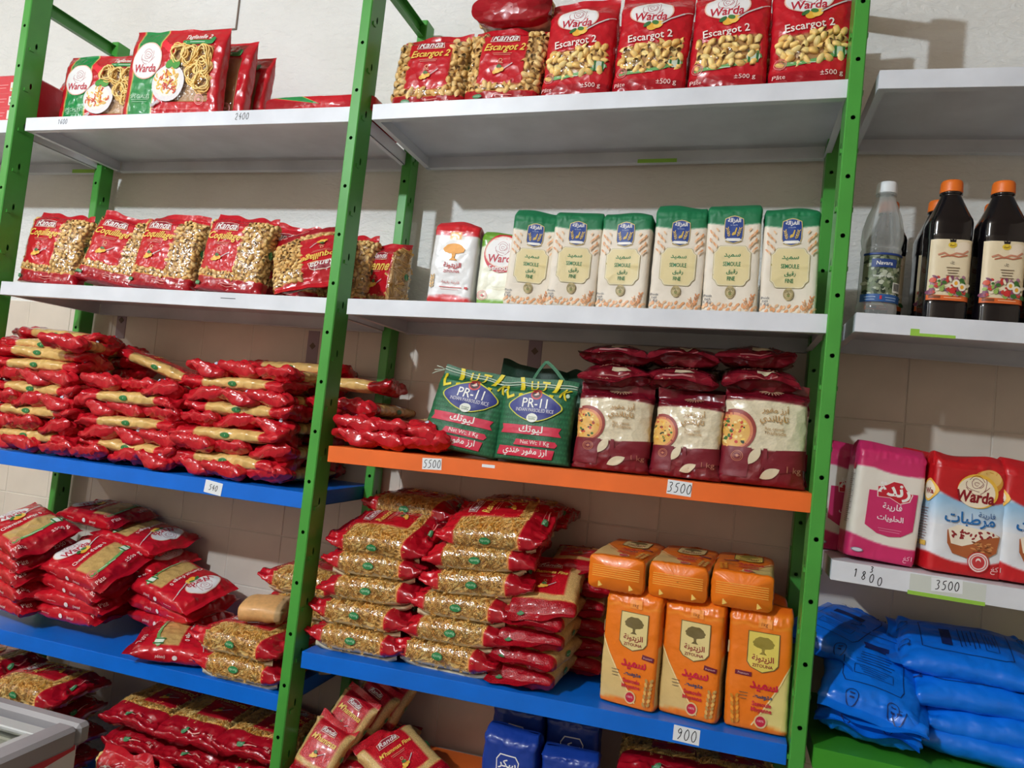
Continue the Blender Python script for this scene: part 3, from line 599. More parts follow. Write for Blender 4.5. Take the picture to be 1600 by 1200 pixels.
def randa_bag(title, pasta, seed, w=.165, h=.19, d=.062, panel=(-.74, .34), prof='stand', res=.0025, lean=0, crump=1.0, sidewin=True, spacing=.0105, gen=SHELL, cols=PASTA, amp=1.0, top=.80, base=.15, fine=False, tilt=.35, sink=.0008, wtop=.905, seam=False, **kw):
    pc = (panel[0] + panel[1]) / 2; ph = (panel[1] - panel[0]) / 2
    bl = lambda u: base + .030 * u * u
    win = lambda u, v, y: (v > bl(u)) & (v < wtop) & (y < (.52 if sidewin else .2)) & ~((y < -.3) & (u > panel[0]) & (u < panel[1]) & (v > bl(u) + .075) & (v < .93))
    b = Bag(w, d, h, 3.2, prof, res, seed, amp, lean=lean, mask=win, recess=None if fine else .004, crump=crump, **kw)
    def col(u, v, y):
        C = np.zeros(u.shape + (3,)); C[:] = RED; C[v < base] = DRED
        C[win(u, v, y)] = np.array((214, 178, 116)) if fine else np.array((206, 162, 104)); e = np.abs(v - bl(u)); C[(e < .007) & (y < .6)] = GOLD
        e = np.abs(v - (bl(u) + .070)); C[(e < .006) & (y < -.3) & (u > panel[0]) & (u < panel[1])] = GOLD; C[(y > .52) & (v < .86) & (v > base)] = (226, 210, 172); return C
    parts = [P('bag_body', b.body('bag_body', col, M_film if not fine else M_grain))]
    a = Art(b); randa(a, title, pc, ph * 1.9, top); spoon(a, pc, .36 + .02, ph * 1.35)
    a.ell(panel[0] + .12, .07, .12, .024, (60, 130, 80), 14); a.text('RANDA', panel[0] + .12, .07, .08, (210, 235, 210)); a.lines(.15, .085, .22, 2, .025, (236, 160, 150), .005); a.text('500 g', .62, .07, .09, (236, 190, 180))
    
    for fc in ('left', 'right'):
        e = Art(b, fc, a.mb); e.k = 12; e.ell(-.1 if fc == 'right' else .1, .52, .24, .052, (40, 130, 74), 14); e.text('Randa', -.1 if fc == 'right' else .1, .52, .30, (190, 226, 190), rot=90)
    parts.append(P('label_print', a.build()))
    if seam:
        mb = MB(); vv = np.linspace(.10, .90, 26)
        for fc in ('left', 'right'):
            q, nn = b.at(np.full(26, -.86 if fc == 'left' else .86), vv, fc, .0); q = q + nn * np.array((1.0, .15, 1.0)) * .0035; q2 = q + np.array((0, .007, 0)); q3 = q2 + nn * .004 ; V = np.concatenate([q, q + nn * .003, q3, q2]); m_ = 26
            mb.add(V, [(j * m_ + i, j * m_ + i + 1, ((j + 1) % 4) * m_ + i + 1, ((j + 1) % 4) * m_ + i) for j in range(4) for i in range(m_ - 1)], c=(226, 212, 176))
        parts.append(P('back_seam', mb.build('back_seam', M_paper, True), None, 'cream folded seam of the bag'))
    if not fine:
        sc = b.scatter(gen, spacing, np.random.default_rng(seed), sink, cols, tilt=tilt); parts.append(P('pasta', sc.build('pasta', M_pasta, True), 'stuff', 'dry pasta seen through the clear film')); parts.append(P('clear_film', b.film('clear_film', .0022)))
    return parts
def warda_bag(title, seed, w=.15, h=.240, d=.06, prof='stand', res=.0025, fine=None, spacing=.0118, crump=1.0, wt='±500 g', **kw):
    win = lambda u, v, y: (v > .235 + .035 * u) & (v < .475 + .035 * u) & (np.abs(u) < .80) & (y < 0)
    b = Bag(w, d, h, 3.2, prof, res, seed, mask=win, recess=None if fine else .004, crump=crump, **kw)
    r2 = np.random.default_rng(seed)
    def col(u, v, y):
        C = np.zeros(u.shape + (3,)); C[:] = RED; C[v < .15] = DRED; k = win(u, v, y)
        C[k] = np.array(fine) if fine else np.array((190, 146, 92))
        if fine is not None: C[k] = C[k] * (1 + .13 * np.sign(r2.normal(size=(k.sum(), 1))) * r2.random((k.sum(), 1)))
        for dv in (.02, .05): C[(np.abs(v - .6 - dv - .12 * np.sin(u * 5)) < .005) & (y < 0)] = RED * 1.12
        return C
    parts = [P('bag_body', b.body('bag_body', col, M_film))]; a = Art(b)
    warda_logo(a, -.12, .775, .58, .115); a.ell(-.05, .625, .16, .035, (238, 178, 60), 14, 18); a.ell(.10, .640, .14, .033, (248, 200, 90), 14, 30); a.ell(-.2, .645, .12, .020, (56, 110, 56), 12, 35); a.ell(.02, .66, .1, .02, (70, 128, 60), 12, -15)
    a.stroke([(.18, .645), (.42, .69), (.78, .745)], .012, (208, 200, 200)); a.stroke([(.78, .745), (.95, .765)], .006, (208, 200, 200))
    a.text(title, -.08, .525, .60 if len(title) < 12 else .66, (246, 232, 226), .012, .0, 1.05, rot=6); 
    a.k = 2; a.stroke([(-.82, .205), (-.3, .212), (.3, .245), (.86, .315)], .030, (110, 170, 96), 5); a.lines(-.2, .216, .3, 1, .02, (230, 240, 220), .006)
    a.ell(.66, .300, .17, .045, (226, 238, 220), 16, 10); a.text('11', .66, .300, .13, (50, 120, 60), .02); stamp(a, -.74, .215, .14, (226, 120, 120)); a.text(wt, .48, .12, .26, (244, 214, 210), .0, 0, 1); a.text('Pâte', -.74, .10, .14, (244, 204, 200))
    for fc in ('left', 'right'):
        e = Art(b, fc, a.mb); e.k = 2; e.text("(Cheveux d'ange" if fine else '(Escargot 2', 0, .70, .62 if False else .5, (244, 224, 220), rot=90); e.ell(0, .50, .22, .026, (244, 232, 230), 14); e.text('pâtes)', 0, .36, .42, (244, 224, 220), rot=90)
    parts.append(P('label_print', a.build()))
    if not fine:
        parts.append(P('pasta', b.scatter(SHELL, spacing, r2, .0015, PASTA_L).build('pasta', M_pasta, True), 'stuff', 'dry pasta seen through the clear window')); parts.append(P('clear_film', b.film('clear_film', .0022)))
    return parts
def tagliatelle(seed, w=.285, h=.215, d=.046):
    sl = lambda v: .045 * (v - .5)
    win = lambda u, v, y: (u > -.06) & (u < .82) & (v > .16) & (v < .78) & (y < -.2)
    b = Bag(w, d, h, 5, 'stand', .0028, seed, .8, seal=.006, mask=win, recess=.006, crump=.5, flare=.0)
    def col(u, v, y):
        C = np.zeros(u.shape + (3,)); C[:] = RED; k = (u > -.84) & (u < -.32) & (y < .0); C[k] = (34, 140, 74); C[((np.abs(u + .84) < .014) | (np.abs(u + .32) < .014)) & (y < 0)] = GOLD
        C[(u < -.94)] = DRED; C[win(u, v, y)] = (184, 146, 104); return C
    parts = [P('bag_body', b.body('bag_body', col, M_film))]; a = Art(b)
    warda_logo(a, -.56, .62, .31, .20); a.text('SPÉCIALES', -.58, .22, .20, (190, 226, 196)); a.lines(-.58, .18, .18, 2, .025, (150, 200, 160), .005)
    a.text('Tagliatelle 2', .44, .875, .27, (246, 230, 226), .02, .1, 1.1); a.rect(.46, .812, .30, .024, (50, 140, 76)); a.lines(.42, .812, .2, 1, .02, (220, 235, 220), .006); a.ell(.76, .835, .05, .045, (50, 140, 76), 14); 
    for k in range(5): a.ell(-.22 + .05 * k, .80 - .02 * k, .06, .05, RED * 1.13 + 8, 10, 30 + 30 * k)
    a.ell(.0, .36, .345, .205, (228, 224, 226), 28); a.ell(-.02, .37, .28, .16, (250, 240, 226), 26)
    g = np.random.default_rng(seed + 5)
    for k in range(60):
        t = g.uniform(0, 6.28); r = g.uniform(0, 1) ** .5; cu, cv = .0 - .02 + .24 * r * math.cos(t), .38 + .13 * r * math.sin(t); c = ((240, 190, 80), (214, 84, 48), (246, 206, 110), (190, 52, 40), (236, 170, 70))[g.integers(5)]
        a.same = k % 6 > 0; ang = g.uniform(0, 6.28); L = g.uniform(.03, .07); q = [(cu + L * math.cos(ang + .5 * s_), cv + .7 * L * math.sin(ang + .5 * s_)) for s_ in (0, 1, 2, 3)]; a.stroke(q, .016, c, 2)
    a.same = False
    for du, dv, rt in ((0, .16, 20), (.09, .175, -25), (.16, .15, 10)): a.ell(-.02 + du, .40 + dv, .085, .045, (70, 150, 56), 12, rt)
    a.stroke([(-.30, .10), (-.14, .16)], .03, (190, 186, 190)); stamp(a, .70, .17, .085, (240, 170, 170)); a.lines(.2, .07, .5, 1, .02, (220, 120, 120), .004)
    parts.append(P('label_print', a.build()))
    nest = MB(); g = random.Random(seed)
    for k in range(9):
        pts = []; 
        for q in range(19): t = 2 * math.pi * q / 18 + k; rr_ = .017 + .0035 * math.sin(3 * t + k) + .003 * (k % 3); pts.append((rr_ * math.cos(t), -.003 + .0018 * k - .008 + g.uniform(-.001, .001), rr_ * math.sin(t)))
        nest.tube(pts, .0017, 5, c=PASTA_L[k % 3], cap=False)
    nm = nest.build('pasta_nest', M_pasta, True); parts.append(P('clear_film', b.film('clear_film', .003)))
    return parts, nm, b
def spaghetti(seed, w=.096, h=.290, d=.033):
    b = Bag(w, d, h, 2.6, 'pillow', .0030, seed, 1.0, seal=.016, crump=1.9, endfill=.86); ends = .19
    def col(u, v, y):
        C = np.zeros(u.shape + (3,)); C[:] = (222, 184, 112); C[((v * 400).astype(int) % 2 == 0)] = (218, 178, 106)
        C[(y > .55)] = (214, 190, 132); k = (np.abs(u) < .62) & (y < 0) & (v > .2) & (v < .86); C[k] = RED; C[(v < ends + .02 * np.sin(u * 4)) | (v > 1 - ends - .02 * np.sin(u * 5))] = RED
        C[(np.abs(v - ends - .02 * np.sin(u * 4)) < .006)] = GOLD; return C
    parts = [P('bag_body', b.body('bag_body', col, M_crinkle))]; a = Art(b); a.text('Randa', 0, .74, .3, WHT, .012, .3); a.text('Spaghetti', 0, .62, .36, (244, 200, 92), .015, .3)
    for fc in ('left', 'right'): e = Art(b, fc, a.mb); e.k = 3; e.ell(0, .5, .34, .042, (44, 120, 62), 14); e.lines(0, .5, .1, 1, .1, (190, 220, 190), .004)
    g = random.Random(seed)
    for k in range(2): a.ell(g.uniform(-.5, .5), .045 + .02 * k, .07, .008, (190, 200, 220), 8, 0, 1)
    parts.append(P('label_print', a.build())); return parts
def flour_zitouna():
    b = Bag(.098, .062, .176, 9, 'box', .0022, 21)
    col = mix((True, (222, 222, 222)), (lambda u, v, y: v > .83, (206, 34, 44)), (lambda u, v, y: (v < .10 - .05 * u * u) & (y < 0), (206, 40, 44)), (lambda u, v, y: (v < .04), (206, 40, 44)), (lambda u, v, y: (np.abs(u) < .26) & (v > .78) & (v < .875) & (y < -.5), (236, 170, 60)))
    a = Art(b); c = (236, 160, 40)
    a.fan([(-.48 * math.cos(t) * (1 + .05 * math.sin(9 * t)), .645 + .085 * math.sin(t) * (1 if math.sin(t) > 0 else .5)) for t in np.linspace(0, 6.28, 36)[:-1]], c); a.poly([(-.10, .62), (.10, .62), (.06, .55), (.2, .52), (-.2, .52), (-.06, .55)], c)
    a.text('الزيتونة', .0, .455, .40, (196, 36, 44), .02); a.text('ZITOUNA', 0, .385, .36, (196, 50, 56), .015); a.text('فارينة رفيعة', .02, .25, .4, (196, 60, 60)); a.lines(.05, .19, .5, 1, .02, (210, 60, 60), .008); a.lines(.0, .165, .4, 1, .02, (220, 120, 110), .004); a.wheat(-.8, .25, .16, 0, (232, 186, 110)); a.rect(.74, .19, .07, .014, (200, 50, 50))
    return [P('bag_body', b.body('bag_body', col, M_satin)), P('label_print', a.build())]
def semoule_warda():
    b = Bag(.098, .062, .160, 9, 'box', .0024, 22)
    col = mix((True, (236, 236, 216)), (lambda u, v, y: v > .82 + .03 * np.cos(u * 3), (112, 168, 52)), (lambda u, v, y: v < .07, (120, 172, 60)))
    a = Art(b); a.ell(-.0, .70, .80, .26, (206, 40, 60), 30); warda_logo(a, -.0, .72, .72, .20, name=.66); a.text('Semoule', -.02, .505, .52, WHT, .02); a.text('سميد', -.02, .455, .18, WHT); stamp(a, -.7, .13, .2, (226, 120, 130)); a.lines(.1, .25, .4, 2, .03, (200, 190, 150), .004)
    return [P('bag_body', b.body('bag_body', col, M_satin)), P('label_print', a.build())]
def semoule_green(seed, h=.205, ear=0):
    b = Bag(.098, .062, h, 9, 'box', .0022, seed); cr = (232, 222, 206)
    gl = lambda u: .79 + .02 * u * u
    col = mix((True, cr), (lambda u, v, y: v > gl(u), (22, 118, 74)), (lambda u, v, y: v < .015, (214, 206, 190)))
    a = Art(b); g = random.Random(seed); O = (224, 160, 110)
    a.layer(True)
    for k in range(22):
        u = -.92 + 1.84 * k / 21; a.ell(u, .055 + .025 * math.sin(k * 2.4), .05, .022, O if k % 3 else (232, 190, 150), 8, -30 + 25 * math.sin(k * 1.7), 1)
    a.wheat(.78, .11, .12, -10, (222, 150, 100), 4); a.wheat(.62, .08, .10, 20, (228, 170, 120), 4)
    for sd in (-1, 1):
        for k in range(11): a.ell(sd * (.60 + .30 * ((k * 3) % 4) / 4), .745 - .019 * k, .034, .021, O if k % 2 else (236, 196, 156), 8, sd * (-38 + 16 * (k % 3)), 1)
    a.same = False; a.k = 2
    cs = [(-.36, .80), (-.34, .845), (-.15, .865), (0, .872), (.15, .865), (.34, .845), (.36, .80), (.35, .68), (.28, .635), (0, .618), (-.28, .635), (-.35, .68)]
    a.poly(cs, (214, 190, 120), 3, 3, (0, .74)); a.poly([(x * .93, .742 + (y - .742) * .94) for x, y in cs], (24, 62, 142), 4, 3, (0, .74)); a.text('الغزالة', 0, .825, .24, WHT, .03); a.text('La Gazelle', 0, .787, .13, (200, 212, 236))
    a.poly([(-.04, .69), (.07, .70), (.12, .76), (.08, .765), (.05, .725), (-.03, .72), (-.07, .70)], (214, 180, 80), 2, 2); a.wheat(-.2, .72, .085, 15, (222, 190, 110), 4); a.wheat(.2, .72, .085, -15, (222, 190, 110), 4); a.rect(0, .652, .24, .013, WHT); a.poly([(-.34, .645), (-.22, .665), (-.22, .645)], WHT, 2, 2); a.poly([(.34, .645), (.22, .665), (.22, .645)], WHT, 2, 2)
    a.k = 2
    ct = []
    for q in range(4):
        sx, sy = ((1, 1), (-1, 1), (-1, -1), (1, -1))[q]; pts = [(.66, .0), (.66, .115), (.56, .135), (.50, .165), (.44, .175), (.12, .175)]
        if q % 2: pts = pts[::-1]
        ct += [(sx * x * .98, .42 + sy * y) for x, y in pts]
    ct = [c_ for i, c_ in enumerate(ct) if i == 0 or c_ != ct[i - 1]]
    a.poly([(x * 1.05, .42 + (y - .42) * 1.03) for x, y in ct], (182, 168, 110), 5, 2, (0, .42)); a.poly([(x * 1.02, .42 + (y - .42) * 1.01) for x, y in ct], (234, 226, 200), 5, 2, (0, .42)); a.poly([(x * .98, .42 + (y - .42) * .98) for x, y in ct], (228, 212, 160), 5, 2, (0, .42)); G = (28, 124, 78)
    a.text('سميد', 0, .51, .30, G, .02, 0, .9); a.text('SEMOULE', 0, .435, .32, G, .015, 0, 1.5); a.text('رقيق', .02, .365, .2, G, .015); a.text('FINE', 0, .305, .14, G, .015, 0, 1.5)
    a.ell(0, .185, .185, .056, (178, 160, 112), 20); a.ell(0, .185, .15, .046, (222, 206, 160), 20); a.text('100%', 0, .205, .12, (60, 80, 60)); a.ell(0, .175, .06, .016, (140, 150, 90), 10, 20); stamp(a, 0, .185, .16, (150, 136, 90))
    a.k = 2
    for k in range(3): a.text(('Poids', 'net', '1 Kg')[k], -.80, .15 - .03 * k, (.14, .1, .13)[k], (60, 70, 90), .0, 0, 1)
    return [P('bag_body', b.body('bag_body', col, M_paper)), P('label_print', a.build())]
def orange_semolina(seed, mirror=False, label=True):
    b = Bag(.108, .065, .212, 9, 'box', .0022, seed, 1.1); m = -1 if mirror else 1
    edge = lambda u: .53 - .47 * (np.clip((m * u + 1.02) / 1.15, 0, 1)) ** .75
    def col(u, v, y):
        C = np.zeros(u.shape + (3,)); C[:] = (238, 122, 22); um = m * u
        side = (np.abs(u) > .9) & (y > -.8); f = ~side
        sand = (v < .60 - .57 * np.clip((um + 1.0) / (1.36 if not mirror else 1.15), 0, 2) ** .8) & (v > .035 + .03 * np.clip(um + 1, 0, 1)); C[sand] = (222, 190, 124); C[sand & mirror] = (226, 206, 130)
        C[side & (v < .55) & (v > .04)] = (222, 188, 120); C[(v > .80) & (np.abs(v - .86 - .01 * np.sin(u * 9)) < .012)] = (242, 140, 40)
        C[(v > .965)] = (232, 104, 20); g = np.clip((v - .2) * 1.2, 0, 1)[..., None]; return C
    a = Art(b)
    a.stroke([(m * x_, .60 - .57 * ((x_ + 1) / (1.36 if not mirror else 1.15)) ** .8) for x_ in ((-.98, -.7, -.4, -.1, .1, .33) if not mirror else (-.98, -.7, -.4, -.1, .12))], .010, (246, 220, 160), 6)
    sh = [(-.50, .815), (.50, .815), (.50, .555), (.38, .515), (0, .48), (-.38, .515), (-.50, .555)]; u0 = .12
    a.poly([(u0 + x, y) for x, y in sh], (120, 96, 50), 4, 4, (u0, .66)); a.poly([(u0 + x * .94, .655 + (y - .655) * .96) for x, y in sh], (226, 206, 140) if not mirror else (228, 206, 96), 4, 4, (u0, .66)); T_ = (112, 96, 52) if not mirror else (150, 132, 50)
    a.fan([(u0 + .33 * math.cos(t) * (1 + .06 * math.sin(11 * t)), .715 + (.062 if math.sin(t) > 0 else .04) * math.sin(t) * (1 + .06 * math.sin(7 * t))) for t in np.linspace(0, 6.28, 40)[:-1]], T_); a.poly([(u0 - .06, .70), (u0 + .06, .70), (u0 + .04, .645), (u0 + .12, .63), (u0 - .12, .63), (u0 - .035, .645)], T_, 2, 3)
    a.text('الزيتونة', u0, .592, .34, (150, 30, 40), .02); a.text('ZITOUNA', u0, .538, .32, (150, 50, 50), .015)
    a.k = 2; a.rect(u0 + .02, .885, .22, .034, (244, 150, 60)); a.text('1kg', u0, .875, .1, (140, 60, 20))
    if mirror: a.rect(-.46, .455, .26, .018, (112, 20, 50)); a.text('Premium', -.46, .455, .17, (220, 180, 180))
    else: a.rect(.68, .445, .20, .020, (112, 20, 50), -8); a.text('Premium', .68, .445, .15, (220, 180, 180))
    a.k = 3; a.text('سميد', .20, .365, .44, (206, 20, 60), .03, 0, 1.15); a.text('متوسط', .18, .285, .30, (40, 70, 110), .03); a.text('Semoule', .16, .225, .30, (206, 40, 60), .03, 0, 1.1); a.text('Moyenne', .16, .175, .32, (206, 40, 60), .03, 0, 1.1)
    a.k = 3; a.ell(.16, .085, .20, .056, (226, 196, 140), 20); a.ell(.16, .085, .155, .043, (196, 24, 60), 18); a.text('100%', .16, .09, .1, (240, 200, 200)); a.wheat(m * .75 if not mirror else -.66, .15, .24, -4 * m, (226, 176, 96) if not mirror else (244, 160, 50), 7)
    a.lines(-.42, .30, .14, 3, .025, (120, 104, 80), .005)
    bl = Art(b, 'left', a.mb); bl.k = 0; bl.lines(.1, .40, .5, 4, .03, (150, 60, 60), .005); bl.poly([(.3, .70), (.9, .70), (.9, .60), (.3, .6)], (226, 206, 150)); bl.rect(.5, .10, .25, .02, (40, 90, 180))
    br = Art(b, 'right', a.mb); br.k = 2; br.lines(.0, .40, .5, 6, .03, (120, 80, 60), .005)
    # fold lines under the base, seen when the bag lies down
    mb2 = MB()
    for k, zz in enumerate((-.012, -.008, -.004, .0, .004, .008)): mb2.box(-.046, .046, zz - .0005, zz + .0005, -.0009, -.0004, c=(250, 190, 80))
    for sx in (-1, 1):
        for q in range(4): mb2.box(sx * .03 - .003 + .002 * q, sx * .03 - .0005 + .002 * q, .018 + .002 * q, .028 - .001 * q, -.0009, -.0004, c=(250, 210, 110))
    return [P('bag_body', b.body('bag_body', col, M_satin)), P('label_print', a.build()), P('base_folds', mb2.build('base_folds', M_ink))]
def rice_pr11(seed, lean=0, handle=False):
    b = Bag(.160, .062, .172, 2.6, 'stand', .0024, seed, .8, seal=.02, lean=lean, crump=.6, flare=.03); G = (24, 92, 58)
    def col(u, v, y):
        C = np.zeros(u.shape + (3,)); C[:] = G; x = (u * 14); z = v * 17; k = (np.abs((x + (np.floor(z) % 2) * .5) % 1 - .5) < .2) & (np.abs(z % 1 - .5) < .24); C[k] = (52, 128, 86); C[(np.abs(u) > .985)] = (20, 74, 48); C[v < .02] = (20, 70, 46); return C
    a = Art(b); g = random.Random(seed)
    yl = (226, 206, 40)
    for k, ch in enumerate('LIUTIK'):
        t = (k - 2.5) / 2.5; a.text(ch, t * .76, .905 - .085 * t * t - (.015 if ch == 'I' else 0), .055 if ch == 'I' else .105, yl, .02, 0, 1.15, rot=-22 * t)
    cl = [(.02 + .66 * math.cos(t) * (1 + .05 * math.cos(6 * t)), .645 + .155 * math.sin(t) * (1 + .10 * math.cos(4 * t))) for t in np.linspace(0, 2 * math.pi, 48)[:-1]]
    a.fan([(.02 + (x - .02) * 1.05, .645 + (y - .645) * 1.07) for x, y in cl], (206, 206, 60), 5); a.fan(cl, (44, 52, 132), 5)
    a.ell(.03, .785, .15, .058, (206, 60, 60), 18); a.ell(.03, .79, .12, .044, (70, 30, 40), 18); a.poly([(-.04, .78), (.06, .815), (.1, .79), (.02, .775)], (226, 200, 190), 2, 3)
    a.text('PR-11', .02, .685, .34, WHT, .006, 0, 1.1); a.text('INDIAN PARBOILED RICE', .04, .60, .50, (226, 224, 240), .0, 0, 1.3); a.ell(.0, .51, .15, .054, (232, 236, 226), 16); a.text('Premium', 0, .52, .1, (80, 110, 80)); a.text('Quality', 0, .495, .1, (80, 110, 80))
    Rd = (206, 44, 74); a.k = 2
    a.poly([(-.80, .42), (.78, .42), (.72, .365), (.80, .315), (-.82, .315), (-.76, .37)], Rd, 4, 6); a.text('ليوتك', 0, .37, .32, WHT, .015, 0, .85)
    a.poly([(-.36, .255), (.66, .255), (.72, .22), (.66, .185), (-.42, .185)], Rd, 4, 6); a.text('Net Wt: 1 Kg', .14, .22, .38, (244, 224, 220), .01); a.poly([(-.80, .165), (.66, .155), (.60, .05), (-.86, .06)], Rd, 4, 6); a.text('ارز مفور هندي', -.1, .108, .58, WHT, .015, 0, 1.0)
    a.ell(.82, .80, .045, None, (200, 226, 200), 10)
    parts = [P('bag_body', b.body('bag_body', col, M_woven)), P('label_print', a.build())]
    mb = MB()
    for k, (v0, amp_) in enumerate(((.905, .010), (.935, .012))):
        u = np.linspace(-.99, .99, 34); q, _ = b.at(u, v0 - .035 * (u if not handle else 0) + amp_ * np.sin(u * 9 + k) * .35, 'front', .0016); mb.tube(q, .0011, 5, c=(214, 226, 214))
    e0 = b.at(np.array([-.99]), np.array([.93]), 'front', .001)[0][0] if not handle else b.at(np.array([-.99]), np.array([.88]), 'front', .001)[0][0]
    for k in range(3): mb.tube([e0, e0 + np.array((-.008 - .005 * k, -.002, .003 - .006 * k)), e0 + np.array((-.018 - .003 * k, -.004, .004 - .009 * k))], .0009, 5, c=(220, 230, 220))
    parts.append(P('stitching', mb.build('stitching', plain('pale_thread', (206, 222, 206), .8) if 'pale_thread' not in bpy.data.materials else bpy.data.materials['pale_thread'], True), None, 'pale stitching thread along the top'))
    if handle:
        mb = MB(); A, B_, Cc = np.array((-.026, .018, .168)), np.array((.002, .012, .212)), np.array((.046, .016, .170))
        for p0, p1, wv in ((A, B_, .006), (B_, Cc, .007)):
            t = np.linspace(0, 1, 8)[:, None]; q = p0 + (p1 - p0) * t; q[:, 2] += .004 * np.sin(np.pi * t[:, 0]); n = np.cross(p1 - p0, (0, 1, 0)); n = n / np.linalg.norm(n) * wv / 2; V = []; F = []
            for off in (-.0012, .0012): V += [tuple(x + n + np.array((0, off, 0))) for x in q] + [tuple(x - n + np.array((0, off, 0))) for x in q]
            for i in range(7): F += [(i, i + 1, 8 + i + 1, 8 + i), (16 + i, 24 + i, 24 + i + 1, 16 + i + 1), (i, 16 + i, 17 + i, i + 1), (8 + i, 9 + i, 25 + i, 24 + i)]
            mb.add(V, F, c=(30, 104, 66))
        parts.append(P('carry_handle', mb.build('carry_handle', M_woven), None, 'green webbing handle'))
    return parts
def rice_burgundy(seed, w=.140, h=.195, d=.060):
    B = np.array((112, 18, 34.)); tz = lambda u: .80 - .02 * u * u; bz = lambda u: .34 - .05 * u
    ric = lambda u, v, y: (v < tz(u)) & (v > .33) & (y < .6)
    b = Bag(w, d, h, 3.0, 'stand', .0024, seed, 1.1, seal=.02, crump=1.3, flare=.05); g = np.random.default_rng(seed)
    def col(u, v, y):
        C = np.zeros(u.shape + (3,)); C[:] = B; k = ric(u, v, y); C[k] = (224, 212, 184); C[k] *= (1 + .10 * g.normal(size=(k.sum(), 1)).clip(-1, 1)); C[v < .30] = (120, 18, 34); return np.clip(C, 0, 245)
    a = Art(b); rc = (222, 208, 178); Bc = (120, 22, 38)
    a.ell(-.74, .50, .52, .20, (150, 60, 54), 30); a.ell(-.76, .49, .47, .175, (214, 130, 90), 28); a.ell(-.78, .485, .42, .155, (226, 176, 92), 28)
    a.layer(True)
    for k in range(46):
        t = g.uniform(0, 6.28); r = g.random() ** .5; u = -.76 + .36 * r * math.cos(t); 
        if u < -.99: continue
        a.ell(u, .485 + .13 * r * math.sin(t), g.uniform(.02, .06), g.uniform(.008, .016), ((238, 200, 90), (200, 60, 50), (60, 110, 50), (240, 220, 150), (226, 160, 60), (40, 60, 40))[g.integers(6)], 8, g.uniform(0, 180), 1)
    a.same = False; a.poly([(-.99, .34), (-.30, .34), (-.36, .06), (-.99, .06)], Bc, 4, 4)
    a.poly([(.28, .335), (.99, .36), (.99, .18), (.10, .10), (.0, .18), (.12, .26)], Bc, 4, 4)
    a.poly([(-.02, .345), (.07, .345), (.10, .23), (.0, .16), (-.06, .12), (-.03, .22)], Bc, 2, 4)
    leaf = lambda u, v, L, W_, rot: [(u + (x * math.cos(R(rot)) - y * math.sin(R(rot))) / a.asp, v + x * math.sin(R(rot)) + y * math.cos(R(rot))) for x, y in [(L * (t - .5), W_ * math.sin(math.pi * t) ** .8) for t in np.linspace(0, 1, 9)] + [(L * (t - .5), -W_ * math.sin(math.pi * t) ** .8) for t in np.linspace(1, 0, 9)[1:-1]]]
    a.fan(leaf(-.22, .27, .19, .042, 62), rc, 3); a.fan(leaf(.16, .115, .19, .045, 30), rc, 3); stamp(a, -.62, .255, .13, (196, 120, 90)); gd = (178, 136, 76)
    a.text('أرز مفور', .20, .715, .32, gd, .012); a.text('تايلاندي', .18, .615, .34, gd, .012); a.text('Riz étuvé', .20, .535, .22, gd, .0); a.text('Thaïlande', .22, .495, .26, gd, .0); a.text('1 kg', .70, .16, .16, (176, 110, 90)); 
    for k in range(9): t = R(210 + 15 * k); a.stroke([(.1 + .12 * math.cos(t), .905 + .03 * math.sin(t)), (.1 + .34 * math.cos(t), .905 + .07 * math.sin(t))], .009, (200, 160, 130), 2)
    return [P('bag_body', b.body('bag_body', col, M_film)), P('label_print', a.build())]
def rice_burgundy_lying(seed):
    b = Bag(.138, .044, .205, 2.6, 'pillow', .0028, seed, 1.2, seal=.018, crump=1.5); B = (112, 18, 34)
    col = mix((True, B), (lambda u, v, y: (v > .40) & (v < .72) & (y < 0), (150, 120, 84)), (lambda u, v, y: (v < .2), (122, 22, 36)))
    a = Art(b); a.text('أرز مفور', .0, .30, .5, (170, 110, 90), .02); a.poly([(-.1, .20), (.3, .20), (.45, .13), (-.1, .13)], (206, 190, 160), 3, 3); a.lines(0, .10, .4, 2, .02, (160, 80, 80), .005)
    for k in range(7): t = R(215 + 18 * k); a.stroke([(-.3 + .1 * math.cos(t), .10 + .02 * math.sin(t)), (-.3 + .28 * math.cos(t), .10 + .05 * math.sin(t))], .008, (196, 150, 130), 2)
    return [P('bag_body', b.body('bag_body', col, M_crinkle)), P('label_print', a.build())]
def dark_green_sack(seed):
    b = Bag(.15, .06, .20, 2.4, 'stand', .0036, seed, 1.4, seal=.03, crump=2.2, flare=.02); col = mix((True, (20, 58, 40)), (lambda u, v, y: v < .7, (24, 84, 54)))
    return [P('bag_body', b.body('bag_body', col, M_woven))]
